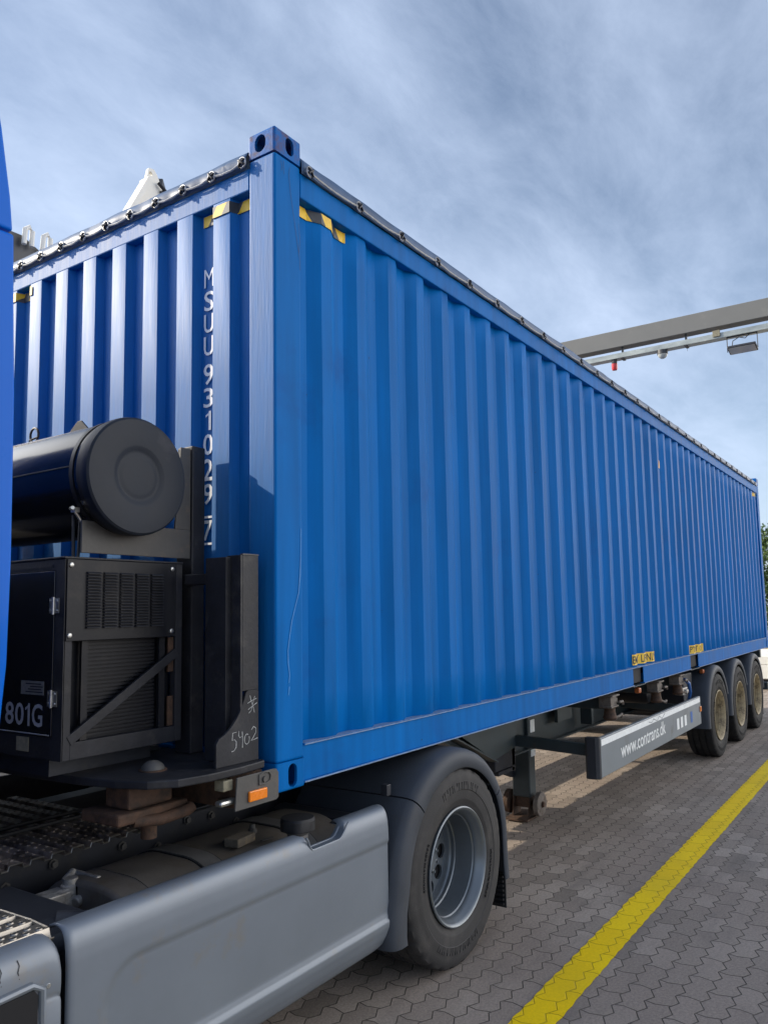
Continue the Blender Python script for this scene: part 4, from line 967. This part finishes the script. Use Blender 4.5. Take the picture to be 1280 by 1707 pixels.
# grated catwalk with its toothed edge: profile in x, extruded in y
g = MB(); n = 11; x0, x1 = -1.02, -.060; w = (x1-x0)/n; top = []
zt, zb = -.190, -.207
for k in range(n):
    a = x0+k*w; top += [(a, zb), (a+w*.30, zb), (a+w*.36, zt), (a+w*.94, zt)]
top.append((x1, zb))
bot = [(x, z-.004) for x, z in top[::-1]]
g.prism(top+bot, 'y', .675, WY-.675)
for k in range(n):
    cxk = x0+k*w+w*.64; y = .70; j = 0
    while y < 1.76:
        g.lathe((cxk+(.016 if j % 2 else -.016), y, 0), 'z', [(zt, .0085), (zt+.0028, .0060), (zt+.0028, .0042), (zt+.0008, .003)], n=7); y += .026; j += 1
cw = obj('catwalk', g, 'grate', tu)
g = MB()
pts = [(x, .674, z-.002) for x, z in top]; g.tube(pts, .0032, 5)
obj('worn_edge', g, 'alu', cw)
# aluminium step plate at lower left
g = MB(); n = 4; y0_, y1_ = -.02, .34; wy = (y1_-y0_)/n
top = []
for k in range(n):
    a = y0_+k*wy; top += [(a, -.212), (a+wy*.10, -.222), (a+wy*.22, -.212), (a+wy*.30, -.192), (a+wy*.95, -.192)]
top.append((y1_, -.212)); 
prf = [(y, z) for y, z in top]+[(y, z-.004) for y, z in top[::-1]]
g.prism(prf, 'x', -1.75, -.985)
g2 = MB(); nf = 0
for k in range(n):
    for j in range(18):
        for q_ in (0, 1):
            cx_, cy_ = -1.01-j*.040-(.02 if q_ else 0), y0_+k*wy+wy*(.46+.32*q_)
            g.lathe((cx_, cy_, 0), 'z', [(-.192, .0125), (-.1885, .0105), (-.1885, .0085), (-.1915, .0080)], n=12)
            g2.lathe((cx_, cy_, 0), 'z', [(-.1912, .0080), (-.1912, .001)], n=12)
for f_ in g2.b.faces: f_.material_index = 1
join(g.b, g2.b)
sp_ = obj('step_plate', g, ('alu', 'hole'), tu, smooth=30)
obj('step_end_bead', MB().tube([(-.985, .02, -.196), (-.978, .12, -.196), (-.985, .33, -.196)], .006, 8), 'alu', sp_)
# black battery cover behind
g = MB().prism([(.05, -.62), (.05, -.30), (.10, -.258), (.20, -.245), (.62, -.245), (.66, -.27), (.66, -.62)], 'x', -1.75, -.74)
obj('battery_cover', g, 'plastic_dark', tu, bevel=.02, seg=3)
obj('cover_hose', MB().tube([(-.84, .20, -.262), (-.76, .14, -.275), (-.69, .10, -.285)], [.035, .036, .034], 14), 'plastic_dark', tu, smooth=True)
# fuel tank (rounded section along x)
def rsec(cy, cz, hw, hh, r, n=8):
    P = []
    for sx_, sz_, a0 in ((1, 1, 0), (-1, 1, 90), (-1, -1, 180), (1, -1, 270)):
        for k in range(n+1):
            a = R(a0+90*k/n); P.append((cy+sx_*(hw-r)+r*math.cos(a), cz+sz_*(hh-r)+r*math.sin(a)))
    return P
ft = empty('fuel_tank', (0, .38, -.55), parent=tu)
sec = lambda e: rsec(.385, -.565, .345+e, .325+e, .27+e, 12)
obj('tank_shell', MB().prism(sec(0), 'x', -.60, .62), 'tank', ft, bevel=.02, seg=3, smooth=35)
for x, w in ((-.16, .045), (.36, .045)):
    obj('tank_strap', MB().prism(sec(.007), 'x', x-w, x+w), 'strapm', ft, smooth=35)
    obj('strap_rubber', MB().prism(sec(.004), 'x', x-w-.008, x-w-.001).prism(sec(.004), 'x', x+w+.001, x+w+.008), 'rubber_black', ft, smooth=35)
obj('weld_seam', MB().prism(sec(.003), 'x', -.47, -.462), 'tank', ft, smooth=35)
g = MB().lathe((.215, .075, 0), 'z', [(-.33, .045), (-.215, .045), (-.205, .055), (-.20, .055)], n=24); obj('filler_neck', g, 'strapm', ft, smooth=35)
g = MB().lathe((.215, .075, 0), 'z', [(-.20, .066), (-.195, .078), (-.155, .079), (-.145, .070), (-.142, .001)], n=36, mod=lambda j, k, r: r*(1.0 if (k//3) % 2 else .94) if j in (1, 2) else r)
obj('filler_cap', g, 'rubber_black', ft, smooth=30)
g = MB().lathe((.20, .33, 0), 'z', [(-.245, .020), (-.225, .020), (-.222, .014), (-.205, .013), (-.205, .001)], n=12); obj('sender_cap', g, 'worn_brown', ft)
g = MB().box(.02, .08, .29, .33, -.241, -.236).box(.13, .20, .20, .215, -.246, -.241); obj('tank_boss', g, 'worn_brown', ft, bevel=.002)
wb = obj('wood_block', MB().box(-.055, .075, -.035, .035, 0, .035, rot=(0, 0, .18)), 'wood', None, org=(0, 0, 0), bevel=.004)
wb.location = (.03, .245, -.2385+GZ); wb.rotation_euler = (R(0), 0, 0); tag(wb, 'small dusty wooden block lying on top of the fuel tank', 'wooden block')
# valve assembly
va = empty('valve_assembly', (-.60, .50, -.3), parent=tu)
g = MB().lathe((-.60, .48, 0), 'z', [(-.40, .045), (-.34, .050), (-.30, .050), (-.29, .035), (-.26, .034), (-.255, .028), (-.235, .026), (-.235, .001)], n=20)
obj('valve_body', g, 'castalu', va, smooth=35)
g = MB().box(-.72, -.62, .44, .53, -.335, -.27); g.tube([(-.73, .47, -.30), (-.60, .47, -.285)], .026, 12); g.tube([(-.62, .42, -.31), (-.52, .44, -.29)], .02, 10); g.box(-.545, -.525, .40, .56, -.36, -.235); g.tube([(-.59, .53, -.26), (-.54, .55, -.24)], .017, 10); g.box(-.60, -.55, .43, .46, -.30, -.255)
obj('valve_ports', g, 'castalu', va, bevel=.008)
obj('valve_knob', MB().lathe((-.735, .47, -.30), 'x', [(-.04, .001), (-.04, .02), (0, .024)], n=14).lathe((-.52, .45, -.262), 'x', [(0, .001), (0, .012), (.03, .012)], n=12), 'steel', va)
# silver side skirts
def skirt(x0, x1, z0, nm='side_skirt', notch=None, cut_tail=True, m='silver'):
    prof = [(.055, -.212), (.040, -.199), (.015, -.192), (-.012, -.194), (-.036, -.206), (-.050, -.228), (-.058, -.260), (-.060, -.30), (-.060, -.335), (-.058, -.345), (-.0565, -.352), (-.058, -.360), (-.061, -.368), (-.064, -.50), (-.062, -.66), (-.058, -.695), (-.046, -.712), (-.040, -.74), (-.028, z0+.05), (.01, z0)]
    return prof
prof = skirt(0, 0, -.84)
def smst(t): t = max(0, min(1, t)); return t*t*(3-2*t)
def outer_y(x, z):
    """base surface of the panel: top roll, flat, lower tuck"""
    P = [(-.192, -.012), (-.194, -.022), (-.200, -.034), (-.212, -.044), (-.230, -.051), (-.255, -.056), (-.29, -.059), (-.34, -.060), (-.66, -.060), (-.692, -.060), (-.700, -.069), (-.725, -.067), (-.77, -.052), (-.81, -.030), (-.84, .0)]
    for (z1, y1), (z2, y2) in zip(P, P[1:]):
        if z <= z1 and z >= z2:
            t = (z1-z)/(z1-z2); return y1+(y2-y1)*t
    return P[-1][1] if z < -.84 else P[0][1]
def notch_z(x):
    if .125 < x < .40:
        t = min(1, min((x-.125)/.035, (.40-x)/.07)); t = math.sin(t*math.pi/2); return -.058*t
    return 0
def pressed(x, z):
    """raised field bounded by a crease: along the top at z=-.352, turning down at the front"""
    cxr, czr, rr = -.70, -.352-.13, .13       # corner arc
    if x < cxr and z > czr: d = rr-math.hypot(x-cxr, z-czr)
    elif x < cxr: d = x-(cxr-rr)
    else: d = -.352-z
    fade = smst((-.47-z+.30)/.25) if x < cxr else 1
    e = .0060*smst((d+.003)/.007)
    g_ = .0032*math.exp(-((d+.002)/.006)**2)
    low = .006*smst((-.700-z)/.012) + (-.002)*math.exp(-((z+.700)/.006)**2)
    return (e + g_)*smst((-z < .66) and 1 or (.69+z)/.03)
V = []; g = MB()
xs = [-.965+.014*i for i in range(121)]
zs = [-.192, -.194, -.198, -.203, -.209, -.216, -.224, -.233, -.243] + [-.253-.0095*i for i in range(62)]
for x in xs:
    row = [g.b.verts.new((x, .052, -.212)), g.b.verts.new((x, .035, -.198)), g.b.verts.new((x, .010, -.1915))]
    dn = notch_z(x)
    for z in zs:
        zz2 = z
        if dn < 0: zz2 = min(z, -.192+dn)
        if x > .60 and z < -.62: zz2 = max(zz2, -.842+(x-.60)**1.3*1.1)
        y = outer_y(x, zz2) + pressed(x, zz2)
        if x < -.955: y += .010
        if x > .708: y += .012
        row.append(g.b.verts.new((x, y, zz2)))
    if dn < 0:
        for k_, v in enumerate(row[:3]): v.co.z = min(v.co.z, -.192+dn-.001*k_); v.co.y = min(v.co.y, -.02+.01*k_)
    V.append(row)
for A, B in zip(V, V[1:]):
    for k in range(len(A)-1): g.b.faces.new((A[k], B[k], B[k+1], A[k+1]))
bmesh.ops.remove_doubles(g.b, verts=g.b.verts, dist=.0003)
sk = obj('side_skirt', g, 'silver', tu, smooth=50, solid=.006)
# rubber notch lip
g = MB(); pts = []
for i in range(24):
    x = .118+(.405-.118)*i/23; pts.append((x, -.055, -.196+notch_z(x)+.002))
obj('notch_lip', MB().tube(pts, .005, 6), 'rubber_black' if False else 'silver', sk, smooth=True)
# second, forward skirt with a dark plate for the step opening
prof2 = prof; V = []; g = MB()
xs = [-1.95+.02*i for i in range(47)]+[-1.012, -1.000, -.992, -.988]
for x in xs:
    row = []
    for j, (y, z) in enumerate(prof2):
        e = 0; dz = 0
        if x > -1.03: tt = min(1, (x+1.03)/.042); e = .0; dz = -.05*(1-math.sqrt(max(0, 1-tt*tt)))*max(0, min(1, (z+.40)/.2))
        row.append(g.b.verts.new((x, y+e, z-.006+dz)))
    V.append(row)
for i, (A, B) in enumerate(zip(V, V[1:])):
    for k in range(len(prof2)-1):
        g.b.faces.new((A[k], B[k], B[k+1], A[k+1]))
sk2 = obj('side_skirt', g, 'silver', tu, smooth=50, solid=.008)
obj('recess_dark_plate', MB().prism([(-1.9, -.330), (-1.075, -.318), (-1.062, -.335), (-1.060, -.62), (-1.9, -.62)], 'y', -.0705, -.0655), 'hole', sk2, bevel=.002)  # near-black plate laid on the skirt as painted shade of a recess
obj('recess_lip', MB().tube([(-1.9, -.066, -.318), (-1.30, -.066, -.312), (-1.08, -.066, -.305), (-1.048, -.066, -.325), (-1.045, -.066, -.50), (-1.045, -.066, -.62)], .011, 8), 'silver', sk2, smooth=True)
obj('rivet', MB().lathe((-1.028, -.0605, -.325), 'y', [(-.005, .001), (-.005, .006), (-.002, .009), (0, .011)], n=16), 'steel', sk2, smooth=True)
g = MB(); 
for px in (-1.170, -1.118): stroke(g, [(px, -.052, -.225), (px+.004, -.058, -.24), (px-.002, -.061, -.255), (px+.002, -.0625, -.275)], .003)
obj('paint_crack', g, 'hole', sk2)
for q_ in (sk, sk2):
    m_ = q_.copy(); COL.objects.link(m_); m_.parent = tu; m_.scale = (1, -1, 1)
# rear axle: dual wheels
for yy, fl in ((-.080, False), (WY+.080, True)):
    wheel(tu, (1.322, yy, -.623), 'rim_grey', 'rim_grey', 'rim_grey', depth=.215, flip=fl)
    y2 = .27 if not fl else WY-.27
    w = empty('wheel', (1.322, y2, -.623), parent=tu); obj('tyre', tyre((1.322, y2, -.623), lugs=False), 'rubber', w, smooth=35)
    if fl: w.rotation_euler = (0, 0, math.pi)
obj('axle', MB().tube([(1.322, .2, -.623), (1.322, WY-.2, -.623)], .09, 16).sphere((1.322, WY/2, -.623), .24), 'frame_dark', tu)
c = (1.322, -.623)
for s in (1, -1):
    pre = ((.800, -.842, -1, .03), (.795, -.80, -1, .04), (.800, -.70, -1, .05))
    o = mudguard(tu, c[0], c[1], 174, 135.5, .492, -.098, .62, 'plastic', pre=pre, lip=.103)
    o2 = mudguard(tu, c[0], c[1], 134.7, 33, .492, -.098, .62, 'plastic', lip=.103, rin2=.520, lip2=.070)
    o3 = mudguard(tu, c[0], c[1], 32.2, 4, .521, -.098, .62, 'plastic', post=((1.838, -.75, 1, .02), (1.850, -.84, 1, .05)), lip=.070, rin2=.512, lip2=.060)
    if s == -1:
        for q_ in (o, o2, o3): q_.scale = (1, -1, 1)
    f = (lambda y: y) if s == 1 else (lambda y: WY-y)
    g = MB()
    for k in range(8): g.box(1.905, 1.925, *sorted((f(-.045), f(.60))), -1.015+k*.026, -1.002+k*.026)
    g.box(1.92, 1.93, *sorted((f(-.055), f(.62))), -1.03, -.70)
    obj('mudflap', g, 'rubber_black', tu, bevel=.002)
    obj('guard_clip', MB().box(.815, .85, *sorted((f(.02), f(.06))), -.175, -.12), 'plastic_dark', tu, bevel=.004)
    obj('tail_lamp', MB().box(2.10, 2.14, *sorted((f(.14), f(.36))), -.50, -.40), 'pink', tu, bevel=.01)
obj('inner_cover', MB().prism([(.60, -.50), (.62, -.30), (.66, -.27), (.76, -.25), (.78, -.50)], 'y', .03, .66), 'plastic_dark', tu, bevel=.03, seg=3)
obj('cover_screw', MB().lathe((.70, .12, -.262), 'z', [(0, .012), (.008, .010), (.009, .001)], n=10), 'steel', tu)

# ------------------------------------------------------------------ overhead gantry
gx = 9.0
ga = empty('overhead_gantry', (gx, 1.2, -1.12), 'grey steel gantry beam spanning above the trailer on the right', 'gantry')
obj('gantry_beam', MB().box(gx, gx+.195, -5.2, 7.6, 4.657, 4.92), 'gantry', ga, bevel=.008)
for y in (-5.0, 7.4):
    obj('gantry_column', MB().box(gx+.005, gx+.19, y-.19, y+.19, -1.12, 4.656), 'gantry', ga, bevel=.012)
    obj('column_base', MB().box(gx-.15, gx+.55, y-.35, y+.35, -1.119, -1.05), 'gantry', ga, bevel=.01)
g = MB().prism([(gx, 4.486), (gx+.15, 4.486), (gx+.15, 4.560), (gx+.144, 4.560), (gx+.144, 4.492), (gx+.006, 4.492), (gx+.006, 4.560), (gx, 4.560)], 'y', -5.2, 7.6)
obj('cable_tray', g, 'galv', ga)
for y in (-2.6, -.9, .35, 1.28, 2.4, 3.6, 5.0): obj('tray_hanger', MB().box(gx+.06, gx+.09, y-.014, y+.014, 4.4925, 4.656).box(gx-.008, gx+.158, y-.02, y+.02, 4.474, 4.4855), 'darksteel', ga)
obj('tray_cable', MB().tube([(gx+.04, -5, 4.508), (gx+.05, 0, 4.509), (gx+.04, 7, 4.508)], .014, 8).tube([(gx+.11, -5, 4.505), (gx+.10, 2, 4.505), (gx+.11, 7, 4.505)], .011, 8), 'rubber_black', ga)
obj('cable_tie_box', MB().box(gx-.02, gx-.001, -.13, -.03, 4.51, 4.60), 'plate_yel', ga, bevel=.004)
obj('loose_wire', MB().tube([(gx+.05, .335, 4.486), (gx+.05, .335, 4.40)], .002, 5), 'rubber_black', ga)
rl = empty('red_lamp', (gx+.055, 1.41, 4.44), 'small red signal lamp hanging under the gantry cable tray', 'signal lamp')
obj('lamp_base', MB().lathe((gx+.055, 1.41, 0), 'z', [(4.4855, .040), (4.43, .042), (4.42, .036)], n=20, close=True), 'darksteel', rl, smooth=35)
obj('lamp_lens', MB().lathe((gx+.055, 1.41, 0), 'z', [(4.42, .046), (4.345, .044), (4.325, .036), (4.318, .001)], n=24), 'red', rl, smooth=40)
dl = empty('dome_lamp', (gx+.055, .69, 4.44), 'round translucent dome hanging under the gantry cable tray', 'dome lamp')
obj('lamp_base', MB().lathe((gx+.055, .69, 0), 'z', [(4.4855, .075), (4.425, .076)], n=24, close=True), 'darksteel', dl, smooth=35)
obj('dome_cover', MB().lathe((gx+.055, .69, 0), 'z', [(4.424, .070), (4.405, .066), (4.38, .050), (4.365, .028), (4.36, .001)], n=24), 'dome', dl, smooth=60)
fl = empty('floodlight', (gx+.05, -.40, 4.35), 'black rectangular floodlight hanging from the gantry near the right edge', 'floodlight')
rot = Matrix.Rotation(R(-14), 4, 'X') @ Matrix.Rotation(R(24), 4, 'Y')
def fbox(name, a, m, bev):
    mb = MB().box(*a); bmesh.ops.transform(mb.b, matrix=Matrix.Translation((gx+.05, -.40, 4.275)) @ Matrix.Rotation(R(10), 4, 'Y'), verts=mb.b.verts); return obj(name, mb, m, fl, bevel=bev)
fbox('lamp_body', (-.11, .11, -.185, .185, 0, .035), 'frame_dark', .008)
fbox('lamp_glass', (-.10, .10, -.17, .17, -.004, -.001), 'lens', 0)
fbox('cooling_fins', (-.07, .07, -.12, .12, .035, .055), 'frame_dark', .004)
obj('mounting_yoke', MB().box(gx+.04, gx+.065, -.60, -.592, 4.27, 4.478).box(gx+.04, gx+.065, -.208, -.20, 4.27, 4.478).box(gx+.04, gx+.065, -.60, -.20, 4.478, 4.4858), 'frame_dark', fl)
obj('supply_cable', MB().tube([(gx+.05, -.50, 4.48), (gx+.05, -.44, 4.43), (gx+.05, -.36, 4.46), (gx+.05, -.28, 4.42), (gx+.05, -.26, 4.32)], .006, 6), 'rubber_black', fl, smooth=True)

# ------------------------------------------------------------------ machinery seen over the roof at the left
wf = empty('lifting_frame', (2.6, 4.2, -1.12), 'white steel lifting frame with pointed lug rising beyond the container roof', 'lifting frame')
y = 4.0
g = MB().prism([(2.47, 5.29), (2.53, 5.30), (2.57, 5.26), (2.72, 5.00), (2.95, 4.45), (2.10, 4.45), (2.24, 4.72), (2.40, 5.04), (2.385, 5.12), (2.44, 5.16)], 'y', y, y+.05)
o = obj('lug_plate', g, 'whitepaint', wf, bevel=.006)
o.data.materials.append(M['hole'])
cut(o, MB().lathe((2.49, y+.02, 5.235), 'y', [(-.2, .022), (.2, .022)], n=16, close=True))
obj('edge_flange', MB().beam((2.395, y-.06, 5.10), (2.05, y-.06, 4.42), .05, .12, up=(0, 1, 0)), 'whitepaint', wf)
obj('back_stay', MB().beam((2.60, y+.06, 5.19), (3.45, y+.75, 4.95), .14, .16), 'darksteel', wf, bevel=.01)
obj('stay_edge', MB().beam((2.62, y-.02, 5.10), (2.90, y-.02, 4.55), .03, .05), 'darksteel', wf)
obj('chain', MB().tube([(2.56, y-.03, 5.16), (2.66, y-.05, 5.08), (2.80, y-.05, 5.05), (2.74, y-.04, 4.98), (2.62, y-.04, 5.04)], .018, 6), 'worn', wf)
for x in (2.15, 2.9): obj('frame_leg', MB().box(x-.09, x+.09, y, y+.2, -1.12, 4.45), 'whitepaint', wf)
obj('frame_beam', MB().box(1.9, 3.6, y+.01, y+.19, 4.30, 4.46), 'whitepaint', wf, bevel=.01)
df = empty('machine_boom', (1.3, 4.3, -1.12), 'dark steel machine frame with two small lugs above the left roof edge', 'machine')
g = MB().prism([(.3, 3.55), (.3, 4.06), (1.18, 4.06), (1.48, 3.92), (1.75, 3.55)], 'y', 4.05, 4.35); obj('boom_box', g, 'darksteel', df, bevel=.01)
for x in (1.17, 1.34):
    g = MB().tube([(x, 4.0, 3.96), (x+.01, 4.0, 4.10), (x+.045, 4.0, 4.13), (x+.075, 4.0, 4.10), (x+.07, 4.0, 3.96)], .022, 8); obj('lug', g, 'whitepaint', df, smooth=True)
obj('white_plate', MB().prism([(.9, 3.6), (.98, 3.80), (1.10, 3.62)], 'y', 3.98, 4.0), 'whitepaint', df)
obj('boom_leg', MB().box(.4, .7, 4.05, 4.35, -1.12, 3.55), 'darksteel', df)
obj('boom_leg', MB().box(1.3, 1.6, 4.05, 4.35, -1.12, 3.55), 'darksteel', df)

# ------------------------------------------------------------------ flatbed parked further back, at the right edge
fb = empty('parked_flatbed', (19.5, 1.2, -1.12), 'pale decked low flatbed standing behind the container trailer', 'flatbed trailer')
obj('deck', MB().box(16.2, 23.0, .0, 2.45, -.88, -.58), 'whitepaint', fb, bevel=.02)
obj('headboard', MB().box(16.2, 16.32, .2, 2.3, -.579, -.38), 'whitepaint', fb, bevel=.02)
obj('underframe', MB().box(16.5, 22.8, .4, 2.0, -1.0, -.881), 'frame_dark', fb)
for x in (17.2, 18.3, 21.5):
    for yy in (.02, 2.13): obj('wheel', MB().lathe((x, yy, -.90), 'y', [(.0, .12), (.0, .2), (.03, .22), (.27, .22), (.30, .2), (.30, .12)], n=30, close=True), 'rubber', fb, smooth=35)

# ------------------------------------------------------------------ trees
def tree(x, y, h, r, seed, label):
    rnd = random.Random(seed); root = empty('tree', (x, y, -1.12), label, 'tree', 'trees beyond the yard')
    g = MB(); b = Vector((x, y, -1.12)); top = b+Vector((0, 0, h*.55))
    g.tube([b, b+Vector((.05, .03, h*.25)), top], [.20, .15, .09], 8)
    tips = []
    for k in range(11):
        a = rnd.uniform(0, 6.28); s_ = b+Vector((0, 0, h*rnd.uniform(.18, .5))); e = s_+Vector((math.cos(a)*r*.75, math.sin(a)*r*.75, h*rnd.uniform(.12, .36)))
        g.tube([s_, (s_+e)/2+Vector((0, 0, .15)), e], [.07, .045, .02], 6); tips.append(e)
    obj('trunk', g, 'bark', root, smooth=True)
    for mi, mname in enumerate(('leaf1', 'leaf2')):
        g = MB(); bm = g.b
        cl = [(b+Vector((rnd.gauss(0, r*.42), rnd.gauss(0, r*.42), h*rnd.uniform(.16, .93))), rnd.uniform(.35, .8)) for _ in range(60)]
        for cpos, cr in cl:
            hh = (cpos.z+1.12)/h; lim = r*math.sin(math.pi*min(.97, max(.12, hh))**.8)*1.05
            d = Vector((cpos.x-x, cpos.y-y, 0))
            if d.length > lim: cpos = Vector((x, y, cpos.z))+d.normalized()*lim
            for _ in range(130 if mi == 0 else 60):
                v = Vector((rnd.gauss(0, 1), rnd.gauss(0, 1), rnd.gauss(0, .8))); v = v.normalized()*cr*rnd.uniform(.55, 1.05)
                p = cpos+v; s_ = rnd.uniform(.05, .10); e1 = Vector((rnd.uniform(-1, 1), rnd.uniform(-1, 1), rnd.uniform(-1, 1))).normalized(); e2 = e1.cross(Vector((rnd.uniform(-1, 1), rnd.uniform(-1, 1), 1))).normalized()
                bm.faces.new([bm.verts.new(p+e1*s_*a_+e2*s_*.6*b_) for a_, b_ in ((-1, 0), (0, -1), (1, 0), (0, 1))])
        obj('crown', g, mname, root)
tree(38, 4.2, 5.6, 2.2, 3, 'green bushy tree partly hidden behind the far end of the container')
tree(40, .6, 6.4, 2.4, 5, 'tall green tree further right behind the yard'); 
tree(42, -3.6, 5.8, 2.3, 8, 'rounded green tree at the far right beyond the yellow line')

# tidy: wheels of the far side etc. carry no labels; smooth names only
for o in list(S.objects):
    if o.name.startswith('mudguard') and o.scale.y < 0: pass
